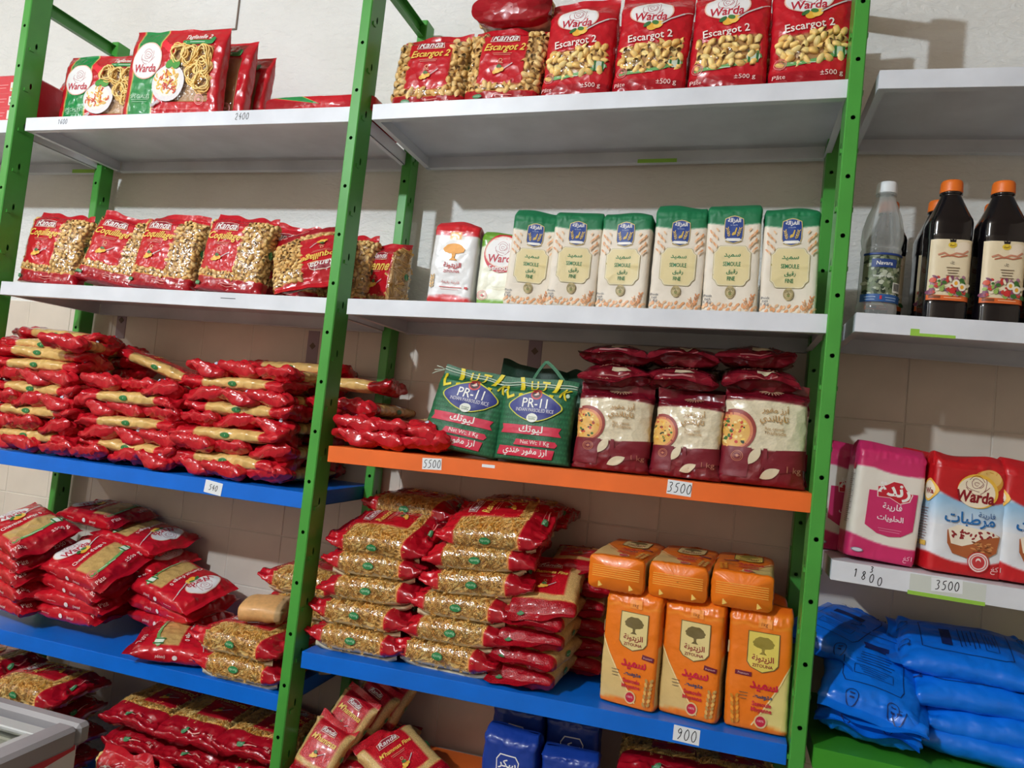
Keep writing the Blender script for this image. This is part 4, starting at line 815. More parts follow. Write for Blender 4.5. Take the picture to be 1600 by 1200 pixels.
def pink_flour(seed):
    Pk = (204, 44, 104); b = Bag(.112, .072, .200, 9, 'box', .0022, seed, 1.1)
    top = lambda u: .795 - .03 * u - .025 * np.cos(u * 2); bot = lambda u: .165 - .03 * u - .02 * np.cos(2 * u)
    col = mix((True, (232, 226, 216)), (lambda u, v, y: (v > top(u)) & (y < .9), Pk), (lambda u, v, y: v > .80, Pk), (lambda u, v, y: v < bot(u), Pk))
    a = Art(b); u0 = .12
    a.poly([(u0 - .72, .60), (u0 + .66, .62), (u0 + .66, .30), (u0 + .34, .235), (u0, .22), (u0 - .34, .235), (u0 - .72, .295)], Pk, 5, 5, (u0, .42)); bd = [(u0 - .48, .64), (u0 - .25, .66), (u0 - .05, .70), (u0 + .2, .695), (u0 + .34, .64), (u0 + .50, .61), (u0 + .44, .55), (u0 + .2, .52), (u0 - .1, .56), (u0 - .44, .555)]
    a.poly([(u0 + (x - u0) * 1.06, .61 + (y - .61) * 1.08) for x, y in bd], (238, 226, 220), 4, 3, (u0, .61)); a.poly(bd, (196, 28, 48), 4, 3, (u0, .61)); a.text('رندة', u0 + .0, .612, .46, WHT, .03, 0, .95)
    a.text('فارينة', u0 + .0, .475, .28, (244, 226, 232), .02); a.text('الحلويات', u0 - .02, .375, .38, (244, 226, 232), .025); a.lines(u0, .285, .34, 2, .02, (226, 140, 170), .005); a.ell(-.72, .065, .17, .020, (120, 120, 140), 14); a.ell(-.72, .065, .14, .015, (210, 210, 220), 14); a.text('1كغ', .72, .055, .12, (240, 190, 210))
    l = Art(b, 'left', a.mb); l.k = 2
    l.same = True
    for k in range(26): l.stroke([(.1, .72 - .017 * k), (.75 - .12 * (k % 3), .72 - .017 * k)], .004, (110, 100, 96), 2)
    l.ell(.55, .79, .2, .03, (190, 60, 80), 12)
    return [P('bag_body', b.body('bag_body', col, M_satin)), P('label_print', a.build())]
def warda_flour(seed):
    b = Bag(.118, .074, .200, 9, 'box', .0022, seed, 1.2); Rr = np.array((196, 26, 34.))
    lo = lambda u: .60 + .085 * u * u - .02 * u
    def col(u, v, y):
        C = np.zeros(u.shape + (3,)); C[:] = (232, 236, 242); sky = (v > .40) & (v < .66); k = np.clip((v - .42) / .2, 0, 1)[..., None]; C = np.where(sky[..., None], np.array((226, 234, 244)) * (1 - k) + np.array((150, 196, 232)) * k, C)
        C[(v > lo(u))] = Rr; C[(v < .095 + .06 * u * u)] = Rr; return C
    a = Art(b); g = np.random.default_rng(seed)
    a.ell(.38, .80, .42, .10, (214, 150, 60), 24, 10); a.ell(.42, .83, .33, .075, (232, 190, 110), 22, 10); a.ell(.14, .715, .54, .145, (240, 190, 70), 30); a.ell(.10, .705, .50, .13, (246, 232, 206), 30); a.rose(.10, .775, .34, (130, 30, 44), .0045); a.text('Warda', .08, .665, .50, (140, 16, 30), .035, .1, 1.25)
    a.text('فارينة', .42, .515, .22, (40, 90, 150), .01); a.text('مرطبات', -.02, .465, .66, (26, 110, 180), .02, 0, 1.05)
    a.poly([(-.58, .36), (-.30, .41), (.60, .385), (.78, .36), (.74, .22), (.45, .15), (.1, .14), (-.40, .17), (-.56, .25)], (176, 96, 52), 4, 4, (.1, .27)); a.poly([(-.56, .37), (-.30, .415), (.60, .39), (.76, .355), (.3, .32), (.1, .27), (-.15, .24), (-.46, .25)], (244, 234, 214), 4, 4, (.05, .33))
    a.layer(True)
    for k in range(26): u = g.uniform(-.45, .65); v = .335 + .03 * math.sin(u * 6 + k) + g.uniform(-.02, .025); a.ell(u, v, .055, .009, (150, 40, 44), 7, g.uniform(0, 180), 1)
    for k in range(26): u = g.uniform(.12, .6); a.ell(u, .20 + .09 * g.random(), .07, .007, ((214, 150, 90), (130, 70, 36))[k % 2], 7, g.uniform(-30, 30), 1)
    a.same = False; a.ell(.30, .125, .29, .088, (196, 30, 40), 24); a.ell(.30, .125, .265, .080, (240, 226, 222), 24); a.ell(.30, .125, .17, .052, (206, 60, 64), 20); a.ell(.30, .135, .07, .025, (240, 226, 222), 10); stamp(a, .30, .125, .22, (206, 60, 64)); a.text('1كغ', .76, .075, .13, (244, 214, 214))
    l = Art(b, 'left', a.mb); l.k = 2; l.ell(.55, .68, .42, .10, (240, 190, 80), 20); l.ell(.55, .68, .36, .08, (240, 230, 210), 20); l.text('Wa', .6, .67, .28, (140, 16, 30), .03); l.lines(.2, .52, .5, 14, .024, (140, 90, 90), .005); l.rect(.4, .22, .3, .02, (220, 180, 80))
    return [P('bag_body', b.body('bag_body', col, M_satin)), P('label_print', a.build())]
def navy_pack(seed):
    b = Bag(.108, .07, .205, 8, 'box', .0026, seed, 1.5); col = mix((True, (22, 58, 150)),); a = Art(b)
    ca = [(-.44, .74), (-.3, .80), (.3, .80), (.44, .74), (.40, .60), (-.40, .60)]; a.poly(ca, WHT, 3, 3); a.poly([(x * .92, .70 + (y - .70) * .88) for x, y in ca], (30, 60, 150), 3, 3); a.text('سكر', 0, .70, .34, WHT, .02)
    return [P('bag_body', b.body('bag_body', col, M_satin)), P('label_print', a.build())]
def blue_bag(seed, w=.16, h=.25, d=.06):
    b = Bag(w, d, h, 2.4, 'pillow', .0032, seed, 1.3, seal=.02, crump=1.2); Bl = np.array((6, 116, 232.))
    def col(u, v, y):
        C = np.zeros(u.shape + (3,)); C[:] = Bl; return C
    a = Art(b); I = (14, 44, 110)
    fr = [(-.55, .22), (.55, .22), (.62, .27), (.62, .72), (.55, .78), (-.55, .78), (-.62, .72), (-.62, .27)]; a.stroke(fr, .006, I, 4, True)
    a.rect(-.05, .62, .36, .035, (16, 36, 96)); a.lines(0, .53, .42, 5, .028, I, .006); a.stroke([(-.4, .38), (.4, .38), (.4, .30), (-.4, .30)], .004, I, 4, True); a.lines(0, .36, .3, 3, .02, I, .004)
    for u in (-.38, .42): a.ring(u, .115, .12, .005, I, 16); a.lines(u, .125, .05, 2, .02, I, .007); a.ring(u, .885, .10, .005, I, 16)
    for u in (-.5, .5): t = np.linspace(0, 2 * np.pi, 11)[:-1]; a.fan([(u + .05 * (1 if k % 2 else .45) * math.cos(x), .86 + .05 * a.asp * (1 if k % 2 else .45) * math.sin(x)) for k, x in enumerate(t)], I, 1)
    return [P('bag_body', b.body('bag_body', col, M_blue_film)), P('label_print', a.build())]

# ------------------------------------------------------------------ putting things on the shelves
JIT = random.Random(11)
def stand(proto, name, label, cat, group, b, s, x, y, z=0, yaw=0, rx=0, ry=0):
    me = proto[0][1]; V = np.zeros(len(me.vertices) * 3, np.float32); me.vertices.foreach_get('co', V); M = np.array((RX(rx) @ RY(ry)).to_3x3())
    lift = -float((V.reshape(-1, 3) @ M.T)[:, 2].min())
    return put(proto, name, label, cat, group, SM(b, s) @ T(x, y, z + lift + .0006) @ RZ(yaw) @ RX(rx) @ RY(ry))
def lie(proto, name, label, cat, group, b, s, x, y, z, yaw=0, rx=0, ry=0, H=.2):
    return rest(proto, name, label, cat, group, b, s, T(x, y, z) @ RX(rx) @ RY(ry) @ RZ(yaw) @ RX(-90) @ T(0, 0, -H / 2))
def rest(proto, name, label, cat, group, b, s, M, drop=False):
    """lift a thing so that its lowest point stays on the shelf"""
    me = proto[0][1]; V = np.zeros(len(me.vertices) * 3, np.float32); me.vertices.foreach_get('co', V); A = np.array(M)
    lo = float((V.reshape(-1, 3) @ A[:3, :3].T)[:, 2].min() + A[2, 3])
    if lo < .0006 or drop: M = T(0, 0, .0006 - lo) @ M
    return put(proto, name, label, cat, group, SM(b, s) @ M)
ORD = ['first', 'second', 'third', 'fourth', 'fifth', 'sixth', 'seventh', 'eighth', 'ninth', 'tenth', 'eleventh', 'twelfth']

# top shelf, left bay: tagliatelle
tg = [tagliatelle(k) for k in (1, 2)]
def tag_pack(k, label, x, y, H=1.0, nests=(), yaw=0, rx=0, lying=False):
    parts, nm, b = tg[k]; nm_ = 'tagliatelle_pack'; g = 'red tagliatelle packs on the top shelf'
    t = lie(parts, nm_, label, 'pasta pack', g, 1, 1, x, y, .024, yaw, 0, 0, .205) if lying else stand(parts, nm_, label, 'pasta pack', g, 1, 1, x, y, 0, yaw, rx, 1.5)
    if H != 1 and not lying: t.scale = (1, 1, H)
    for u, v in nests:
        o = link('pasta_nest', nm, t); p, _ = b.at(np.array([u]), np.array([v]), 'front', -.0005); o.location = p[0] + np.array((0, .003, 0)); o.rotation_euler = (R(JIT.uniform(-8, 8)), R(JIT.uniform(0, 360)), R(JIT.uniform(-8, 8))); o.scale = (1.05,) * 3
ns = ((.36, .66), (.64, .66), (.52, .45), (.70, .36), (.14, .68), (.68, .52))
tag_pack(0, 'red tagliatelle pack at far left, partly covered by the front pack on its right', .180, .088, .93, ns)
tag_pack(1, 'front tagliatelle pack with the whole green stripe, plate and nests in view', .440, .045, 1.06, ns)
tag_pack(0, 'tagliatelle pack directly behind the front one, only its red side showing', .475, .096, 1.04, rx=-2)
tag_pack(1, 'third tagliatelle pack behind the front one, its red edge farthest right', .490, .148, .98, rx=-3)
tag_pack(0, 'tagliatelle pack behind the left upright, only a red corner showing', .075, .16, .82)
tag_pack(1, 'red tagliatelle pack lying flat at the right end of the top left shelf', .862, .135, lying=True)
# small carton beyond the left upright
cb = MB(); cb.box(-.10, .10, -.05, .05, 0, .135, .004, c=(206, 30, 46)); cbm = cb.build('carton', M_satin)
cp = MB()
for k in range(3):
    z = .026 + .038 * k; cp.box(.034, .066, -.0507, -.050, z - .012, z + .012, c=(228, 224, 214)); cp.box(-.08, .085, -.0505, -.050, z - .0185, z - .0178, c=(240, 120, 120))
    g = random.Random(k)
    for q in range(7): xx = .036 + g.random() * .024; zz = z - .010 + g.random() * .016; cp.box(xx, xx + .006, -.0512, -.0507, zz, zz + .005, c=((90, 110, 90), (220, 180, 90), (120, 110, 130), (200, 120, 70))[q % 4])
    cp.box(-.02, .026, -.0506, -.050, z + .004, z + .006, c=(240, 150, 150)); cp.box(-.02, .02, -.0506, -.050, z - .004, z - .002, c=(240, 150, 150))
put([P('carton_body', cbm), P('picture_print', cp.build('picture_print', M_ink))], 'pasta_carton', 'red carton with three small pictures at the left picture edge', 'box', None, SM(0, 1) @ T(.885, .075, .0005))

# second shelf, left bay: coquillage bags
def rp(title, n, **k): return [randa_bag(title, 'shell', 30 + i + hash_(title), **k) for i in range(n)]
def hash_(s): return sum(ord(c) for c in s) % 50
CQ = [randa_bag('Coquillage', 'shell', 51 + i, w=.178, h=.198, d=.066, panel=(-.96, .22), gen=SHELL_S, spacing=.0092, crump=1.5, top=.80, amp=1.2) for i in range(3)]
gq = 'red coquillage pasta bags on the second shelf'; nmq = 'coquillage_bag'
for k, (v, x, y, yaw, rx, ry, lab) in enumerate(((0, .105, .070, 4, -5, 3, 'leftmost coquillage bag, beside the left upright, glare on its label'), (1, .285, .085, 16, -12, 8, 'second coquillage bag from the left, smaller and turned, leaning on its neighbours'),
        (2, .462, .070, 3, -7, 4, 'third coquillage bag from the left, upright with label and shells in view'), (0, .662, .068, 2, -6, 4, 'fourth coquillage bag from the left, in front of the toppled one'),
        (1, .745, .175, 0, -4, 6, 'coquillage bag mostly hidden behind the fourth bag and the toppled bag'))):
    stand(CQ[v], nmq, lab, 'pasta bag', gq, 1, 2, x, y, 0, yaw, rx, ry)
rest(CQ[2], nmq, 'toppled coquillage bag lying upside down at the right end of its shelf', 'pasta bag', gq, 1, 2, T(.862, .090, .062) @ RX(48) @ RX(-90) @ RY(152) @ T(0, 0, -.092), True)
stand(CQ[0], nmq, 'coquillage bag standing against the wall behind the toppled one', 'pasta bag', gq, 1, 2, .865, .215, 0, -4, -4, 2)
PK = randa_bag('Penne', 'rot', 58, w=.125, h=.178, d=.055, panel=(-.95, .45), gen=rotini_gen(.034, .0034, .2), spacing=.010)
stand(PK, 'penne_bag', 'red pasta bag seen between the middle upright and its back post', 'pasta bag', None, 1, 2, .985, .225, 0, -14, -2, 2)
sw = semoule_warda()
stand(sw, 'semolina_bag', 'green and white paper bag top showing behind the leftmost coquillage bag', 'flour bag', None, 1, 2, .150, .235, .0, 10, 0, 0)

# third shelf, left bay: criss-cross spaghetti
SP = [spaghetti(70 + k) for k in range(4)]
gs = 'spaghetti packs in the criss-cross pile'; SPH = .288; pit = .0292
cname = ('left', 'middle', 'right'); cx_ = (.165, .470, .762); nl = (9, 7, 9); k_ = 0
for c in range(3):
    for l in range(nl[c]):
        zc = .0155 + pit * l
        if l % 2 == 0 and not (c == 0 and l >= 7):
            for q in range(3):
                x = cx_[c] + (q - 1) * .0955 + JIT.uniform(-.006, .006)
                lie(SP[k_ % 4], 'spaghetti_pack', '%s red-ended spaghetti pack in the %s layer up, %s column' % (('left', 'middle', 'right')[q], ORD[l], cname[c]), 'pasta pack', gs, 1, 3, x, .150 + JIT.uniform(-.012, .012), zc, JIT.uniform(-3, 3), JIT.uniform(-1, 1), JIT.uniform(-3, 3), SPH); k_ += 1
        else:
            lie(SP[k_ % 4], 'spaghetti_pack', 'front sideways spaghetti pack in the %s layer up, %s column' % (ORD[l], cname[c]), 'pasta pack', gs, 1, 3, cx_[c] + JIT.uniform(-.010, .010), .058 + JIT.uniform(-.008, .006), zc, 90 + JIT.uniform(-2.5, 2.5), JIT.uniform(-3, 3), JIT.uniform(-2, 2), SPH); k_ += 1
            lie(SP[k_ % 4], 'spaghetti_pack', 'rear sideways spaghetti pack in the %s layer up, %s column' % (ORD[l], cname[c]), 'pasta pack', gs, 1, 3, cx_[c] + JIT.uniform(-.010, .010), .225 + JIT.uniform(-.008, .006), zc, 90 + JIT.uniform(-2, 2), 0, JIT.uniform(-2, 2), SPH); k_ += 1
for x, y, z, yaw, ry, lab in ((.150, .085, .272, 92, 0, 'sideways spaghetti pack on top of the left column, second from its top'), (.140, .13, .303, 88, 2, 'topmost sideways spaghetti pack of the left column'), (.245, .10, .277, 20, 0, 'spaghetti pack with its red end hanging forward over the left column'),
        (.395, .205, .245, 92, 15, 'spaghetti pack sloping down from the left column to the middle one'), (.56, .235, .222, 90, 2, 'flat spaghetti pack at the back of the middle column'), (.78, .235, .275, 88, -1, 'flat spaghetti pack at the back on top of the right column'), (.92, .21, .245, 93, 0, 'spaghetti pack with its right tip past the middle upright')):
    lie(SP[k_ % 4], 'spaghetti_pack', lab, 'pasta pack', gs, 1, 3, x, y, z, yaw, 0, ry, SPH); k_ += 1
for q in range(2): lie(SP[q], 'spaghetti_pack', 'red pack end seen through the gap of the middle upright, %s one' % ('left', 'right')[q], 'pasta pack', gs, 1, 3, .945 + .075 * q, .225, .19, 0, 0, 0, SPH)

# fourth shelf, left bay: vermicelli heaps
VM = [warda_bag("Cheveux d'ange 0", 80 + k, .155, .225, .050, 'pillow', .0026, (200, 164, 100), crump=1.2, seal=.014, amp=1.2) for k in range(3)]
gv = 'red vermicelli bags in heaps'; HV = .225; nmv = 'vermicelli_bag'; k_ = 0
def vm(lab, x, y, z, yaw, rx, ry):
    global k_
    lie(VM[k_ % 3], nmv, lab, 'pasta bag', gv, 1, 4, x, y, z, yaw, rx, ry, HV); k_ += 1
for n, (pos, yaw, rx, ry, dn, nlay, nme) in enumerate((((.3549, .0951, .1731), 85, 24, 6, (-.006, .003, -.039), 4, 'front heap, left of the middle'), ((.1534, .0639, .2283), 76, 22, 6, (.004, .004, -.042), 5, 'heap at the left picture edge'), ((.566, .165, .1336), -100, 16, 5, (-.004, .006, -.040), 3, 'heap with upside-down print, right of the middle'))):
    for l in range(nlay):
        f = 1 - l / max(1, nlay - 1) * .75; zz = max(pos[2] + dn[2] * l, .026)
        vm(('topmost vermicelli bag of the ' if l == 0 else '%s vermicelli bag down in the ' % ORD[l]) + nme, pos[0] + dn[0] * l + JIT.uniform(-.008, .008), pos[1] + dn[1] * l + (.025 if l else 0) * .3, zz, yaw + (JIT.uniform(-7, 7) if l else 0), rx * f, ry * f)
vm('single vermicelli bag lying upside down at the front edge', .672, .075, .034, -68, 6, 4)
vm('vermicelli bag upside down at the back between two heaps', .385, .225, .222, -95, 10, 5); vm('vermicelli bag under the one at the back between two heaps', .40, .215, .172, -92, 9, 4); vm('vermicelli bag at the very back in shadow, behind the left heaps', .24, .235, .262, 88, 6, 3); vm('vermicelli bag low at the back between two heaps', .40, .215, .122, 86, 6, 3)
RO = [randa_bag('Ressorts', 'rot', 90 + k, w=.165, h=.235, d=.060, panel=(-.28, .80), prof='pillow', res=.0028, wtop=.82, endfill=.42, seam=True, gen=ROT, spacing=.0072, tilt=.05, sink=-.0006, crump=1.25, top=.75, base=.20, cols=PASTA_L, amp=1.1, seal=.016) for k in range(3)]
HR = .235
for l in range(2): lie(RO[l], 'rotini_bag', ('lower', 'upper')[l] + ' of the two rotini bags in front under the bread', 'pasta bag', 'rotini bags on the fourth shelf left', 1, 4, .868 - .012 * l, .075, .030 + .053 * l, 90 - 3 * l, 2, 0, HR)
for l in range(4): lie(RO[(l + 1) % 3], 'rotini_bag', 'rotini bag behind the bread, %s from the bottom of the rear stack' % ORD[l], 'pasta bag', 'rotini bags on the fourth shelf left', 1, 4, .915 + JIT.uniform(-.006, .006), .222, .030 + .056 * l, 90 + JIT.uniform(-4, 4), 3, 0, HR)
# torn chunk of bread on the front rotini bags
def bread():
    n, m = 28, 22; V = []; C = []; g = np.random.default_rng(5)
    for j in range(m + 1):
        t = j / m; x = -.052 + .104 * t; sc = (1 - abs(2 * t - 1) ** 8) ** .4 * (.0 if j in (0, m) else 1) if j in (0, m) else 1.0 - .10 * (abs(2 * t - 1) ** 6)
        for k in range(n):
            a = 2 * math.pi * k / n; cy, cz = math.cos(a), math.sin(a); y = .042 * np.sign(cy) * abs(cy) ** .6 * sc; z = .021 * np.sign(cz) * abs(cz) ** .7 * sc
            if z > 0: z *= .86 + .28 * abs(math.sin(3.0 * t + .4)) 
            torn = t > .82; q = .004 * float(vn(np.array((x * 220, y * 220, z * 220)))) if torn else .0012 * float(vn(np.array((x * 60, y * 60, z * 60))))
            V.append((x + q, y + q, z + q + .012 * y * 8 * (t - .4))); C.append((184, 150, 108) if torn else (222, 168, 108) if z > -.006 else (200, 140, 84))
    F = [(j * n + k, j * n + (k + 1) % n, (j + 1) * n + (k + 1) % n, (j + 1) * n + k) for j in range(m) for k in range(n)]
    return mesh('bread_chunk', V, [np.array(F)], vcmat('bread_crust', .55, .1, bump=(160, .4, .002, 3), grain=.1, grain_scale=90), np.array(C))
o = link('bread_chunk', bread()); o['label'] = 'tan torn chunk of bread lying on the rotini bags'; o['category'] = 'bread'; o.matrix_world = SM(1, 4) @ T(.872, .075, .147) @ RZ(14) @ RX(10) @ RY(-4)

# lowest shelf, left bay (in the shade behind the freezer)
MS = [randa_bag("M'hammsa", 'fine', 105 + k, w=.092, h=.132, d=.040, panel=(-.80, .70), prof='pillow', res=.003, crump=1.4, fine=True, top=.78, base=.2, seal=.014) for k in range(2)]
MH = [randa_bag("M'hammsa Fine", 'fine', 100 + k, w=.130, h=.185, d=.046, panel=(-.74, .60), prof='pillow', res=.0028, crump=1.4, fine=True, top=.78, base=.2, seal=.016) for k in range(2)]
g5 = 'pasta bags on the lowest left shelf'
for l in range(5): lie(RO[l % 3], 'rotini_bag', 'rotini bag in the shade behind the freezer, %s from the bottom' % ORD[l], 'pasta bag', g5, 1, 5, .270, .085, .032 + .060 * l, 90 + JIT.uniform(-4, 4), 2, 0, HR)
for l in range(5): lie(RO[(l + 1) % 3], 'rotini_bag', 'rotini bag at the far left behind the freezer, %s from the bottom' % ORD[l], 'pasta bag', g5, 1, 5, .045, .105, .032 + .062 * l, 90 + JIT.uniform(-4, 4), 2, 0, HR)
for c, (x, nn) in enumerate(((.575, 5), (.725, 5), (.875, 5))):
    for l in range(nn): lie(RO[(l + c) % 3], 'rotini_bag', 'red-ended pasta bag, %s up in the %s dim stack below' % (ORD[l], cname[c]), 'pasta bag', g5, 1, 5, x + JIT.uniform(-.008, .008), .165, .032 + .056 * l, JIT.uniform(-6, 6), 3, JIT.uniform(-3, 3), HR)
for c, x in enumerate((.615, .775)): stand(CQ[c], 'pasta_bag', 'red pasta bag standing at the picture bottom, %s of two' % ('left', 'right')[c], 'pasta bag', g5, 1, 5, x, .020, -.085 + .09, -4, 4, 3)

# top shelf, middle bay: shell pasta
E2 = [randa_bag('Escargot 2', 'shell', 110 + k, w=.172, h=.192, d=.07, panel=(-.64, .58), spacing=.0118, top=.80, crump=1.1) for k in range(2)]
WB = [warda_bag('Escargot 2', 120 + k) for k in range(3)]
ge = 'shell pasta bags on the top shelf'
stand(E2[0], 'shell_pasta_bag', 'leftmost shell pasta bag, pasta showing all around its red label', 'pasta bag', ge, 2, 1, .128, .072, 0, 2, -6, 0); stand(E2[1], 'shell_pasta_bag', 'second shell pasta bag from the left, in front of the one lying on top', 'pasta bag', ge, 2, 1, .298, .070, 0, 0, -5, 2)
for k, x in enumerate((.462, .612, .764, .917)): stand(WB[(k * 2) % 3], 'shell_pasta_bag', '%s shell pasta bag from the left, red with a white oval badge' % ORD[k + 2], 'pasta bag', ge, 2, 1, x, .066, 0, (-2, 1, -3, 2)[k], -5, (1, 2, 1, 0)[k])
for k, x in enumerate((.44, .60, .77, .90)): stand(WB[(k + 1) % 3], 'shell_pasta_bag', 'second-row shell pasta bag behind the %s one of the front row' % ORD[k + 2], 'pasta bag', ge, 2, 1, x + .012, .165, 0, 4, -4, 2)
stand(E2[0], 'shell_pasta_bag', 'shell pasta bag standing behind the second bag of the top middle shelf', 'pasta bag', ge, 2, 1, .31, .19, 0, 3, -2, 1)
lie(E2[1], 'shell_pasta_bag', 'shell pasta bag lying on top, its red end at the upper picture edge', 'pasta bag', ge, 2, 1, .305, .150, .238, 0, 4, 0, .182)

# second shelf, middle bay: flour and semolina
zt = flour_zitouna()
stand(zt, 'flour_bag', 'white flour bag with red top and golden tree', 'flour bag', None, 2, 2, .242, .066, 0, 3, -2, 2)
stand(sw, 'semolina_bag', 'green topped white semolina bag with a rose badge and red half-circle', 'flour bag', None, 2, 2, .348, .080, 0, 2, -2, 1)
SG = [semoule_green(130 + k) for k in range(3)]; gg = 'green topped semolina bags'
for k, (x, hh, yw, ry, rx) in enumerate(((.408, .975, 8, 3, -2), (.504, .985, 5, 2, -2), (.608, .98, -3, 1, -1), (.712, 1.0, 2, 1, -1), (.814, 1.05, 0, 0, -1), (.918, 1.02, -1, 0, -1))):
    t = stand(SG[k % 3], 'semolina_bag', '%s green topped semolina bag from the left in its row' % ORD[k], 'flour bag', gg, 2, 2, x, .064 + .012 * (k == 0), 0, yw, rx, ry); t.scale = (1, 1, hh)
stand(zt, 'flour_bag', 'red topped flour bag behind the first two green topped ones', 'flour bag', None, 2, 2, .485, .235, .030, -6, 0, 3).scale = (1.1, 1, 1.16)

# third shelf, middle bay: rice and a few spaghetti packs
for l in range(2):
    for q in range(3): lie(SP[(q + l) % 4], 'spaghetti_pack', '%s spaghetti pack of the %s layer at the left end of the orange shelf' % (('left', 'middle', 'right')[q], ('lower', 'upper')[l]), 'pasta pack', 'spaghetti packs on the orange shelf', 2, 3, .074 + .078 * q + .004 * l, .152, .017 + .031 * l, (2, -3, 4)[q], 0, (0, 3, 24)[q] * l, SPH)
R1 = rice_pr11(140, .012); R2 = rice_pr11(141, 0, True)
stand(R1, 'rice_bag', 'left woven green rice bag, its stitched top sloping down to the right', 'rice bag', None, 2, 3, .300, .055, 0, 2, -7, 7).scale = (1.07, 1, 1.03)
stand(R2, 'rice_bag', 'right woven green rice bag with blue label and a carry handle', 'rice bag', None, 2, 3, .462, .052, 0, -3, -5, 1)
dg = [dark_green_sack(145 + k) for k in range(2)]; stand(dg[0], 'rice_sack', 'dark green rice sack with a bunched top behind the two labelled bags', 'rice bag', None, 2, 3, .405, .16, .0, 12, -3, 6); stand(dg[1], 'rice_sack', 'dark green rice sack behind the handle bag, nearest the burgundy bags', 'rice bag', None, 2, 3, .515, .175, 0, -8, -3, 2).scale = (1, 1, 1.0)
BU = [rice_burgundy(150 + k) for k in range(3)]; BL = [rice_burgundy_lying(155 + k) for k in range(3)]; gb = 'burgundy rice bags on the orange shelf'
for k, (x, sx, sz, yw) in enumerate(((.622, 1.05, .90, 3), (.764, .92, .86, -7), (.902, 1.08, 1.0, 2))):
    t = stand(BU[k], 'burgundy_rice_bag', '%s burgundy rice bag standing in front, a window of white rice' % ('left', 'middle', 'right')[k], 'rice bag', gb, 2, 3, x, .056, 0, yw, -3, 1); t.scale = (sx, 1, sz)
    t = stand(BU[(k + 1) % 3], 'burgundy_rice_bag', '%s burgundy rice bag standing in the rear row' % ('left', 'middle', 'right')[k], 'rice bag', gb, 2, 3, x + .022, .165, 0, -yw, -1, 0); t.scale = (.95, 1, .92)
for k, (x, z1, z2) in enumerate(((.615, .198, .236), (.745, .198, .240), (.888, .206, .247))):
    lie(BL[k], 'burgundy_rice_bag', '%s burgundy rice bag of the lower lying layer, crimped end forward' % ('left', 'middle', 'right')[k], 'rice bag', gb, 2, 3, x, .130, z1, (2, -4, 3)[k], 9, 0, .205); lie(BL[(k + 1) % 3], 'burgundy_rice_bag', '%s burgundy rice bag of the topmost lying layer' % ('left', 'middle', 'right')[k], 'rice bag', gb, 2, 3, x - .004, .155, z2, (-2, 3, -3)[k], 3, 0, .205)

# fourth shelf, middle bay: rotini stacks, couscous pasta, orange semolina
gr = 'rotini bags in the two stacks above the blue shelf'
for l in range(5): lie(RO[l % 3], 'rotini_bag', 'rotini bag in the left stack, %s from the bottom' % ORD[l], 'pasta bag', gr, 2, 4, .138 + .004 * l + JIT.uniform(-.005, .005), .098 + .004 * l, .031 + .0545 * l, 90 + JIT.uniform(-3, 3), (2, 3, 4, 6, 18)[l], JIT.uniform(-1.5, 1.5), HR)
for l in range(6): lie(RO[(l + 1) % 3], 'rotini_bag', 'rotini bag in the right stack, %s from the bottom' % ORD[l], 'pasta bag', gr, 2, 4, .338 + .013 * l + JIT.uniform(-.006, .006), .098 + .002 * l, .031 + .0535 * l, 90 + JIT.uniform(-3, 3), (2, 3, 5, 8, 11, 20)[l], JIT.uniform(-1.5, 1.5) - .8 * l, HR)
for c, (x, nm) in enumerate(((.165, 'left'), (.415, 'right'))):
    for l in range(5, 6): lie(RO[c], 'rotini_bag', 'rotini bag at the back, above the %s stack and half hidden' % nm, 'pasta bag', gr, 2, 4, x, .243, .300 + .012 * c, 88, 4, 2, HR)
gm = "bags of small pasta balls beside the rotini"
for l in range(5): lie(MH[l % 2], 'pasta_ball_bag', 'red bag of tiny pasta balls, %s from the bottom of the front stack' % ORD[l], 'pasta bag', gm, 2, 4, .508 + .004 * l + JIT.uniform(-.004, .004), .092, .024 + .0395 * l, -8 + JIT.uniform(-4, 4) + (12 if l == 4 else 0), (8, 7, 7, 10, 25)[l], 0, .185)
for l in range(6): lie(MH[(l + 1) % 2], 'pasta_ball_bag', 'red bag of tiny pasta balls, %s from the bottom of the stack behind' % ORD[l], 'pasta bag', gm, 2, 4, .570, .215, .024 + .040 * l, 2 + JIT.uniform(-4, 4), 4, 0, .185)
OS = [orange_semolina(160), orange_semolina(161), orange_semolina(162, True)]; go = 'orange semolina bags'
for k, (x, yw) in enumerate(((.709, -12), (.820, -10), (.936, -4))):
    stand(OS[k], 'orange_semolina_bag', ('left orange semolina bag standing in front, label shield turned right', 'middle orange semolina bag standing in front', 'right orange semolina bag standing in front, its label shield bright yellow')[k], 'flour bag', go, 2, 4, x, .062, 0, yw, -2, 0); stand(OS[(k + 1) % 3], 'orange_semolina_bag', '%s orange semolina bag standing in the rear row' % ('left', 'middle', 'right')[k], 'flour bag', go, 2, 4, x - .002, .185, 0, yw * .5, 0, 0)
for k, (x, yw) in enumerate(((.680, -7), (.792, -5), (.903, -3))): lie(OS[k], 'orange_semolina_bag', '%s orange semolina bag lying on top, folded base forward' % ('left', 'middle', 'right')[k], 'flour bag', go, 2, 4, x, .135, .247, yw, 2, 0, .212)

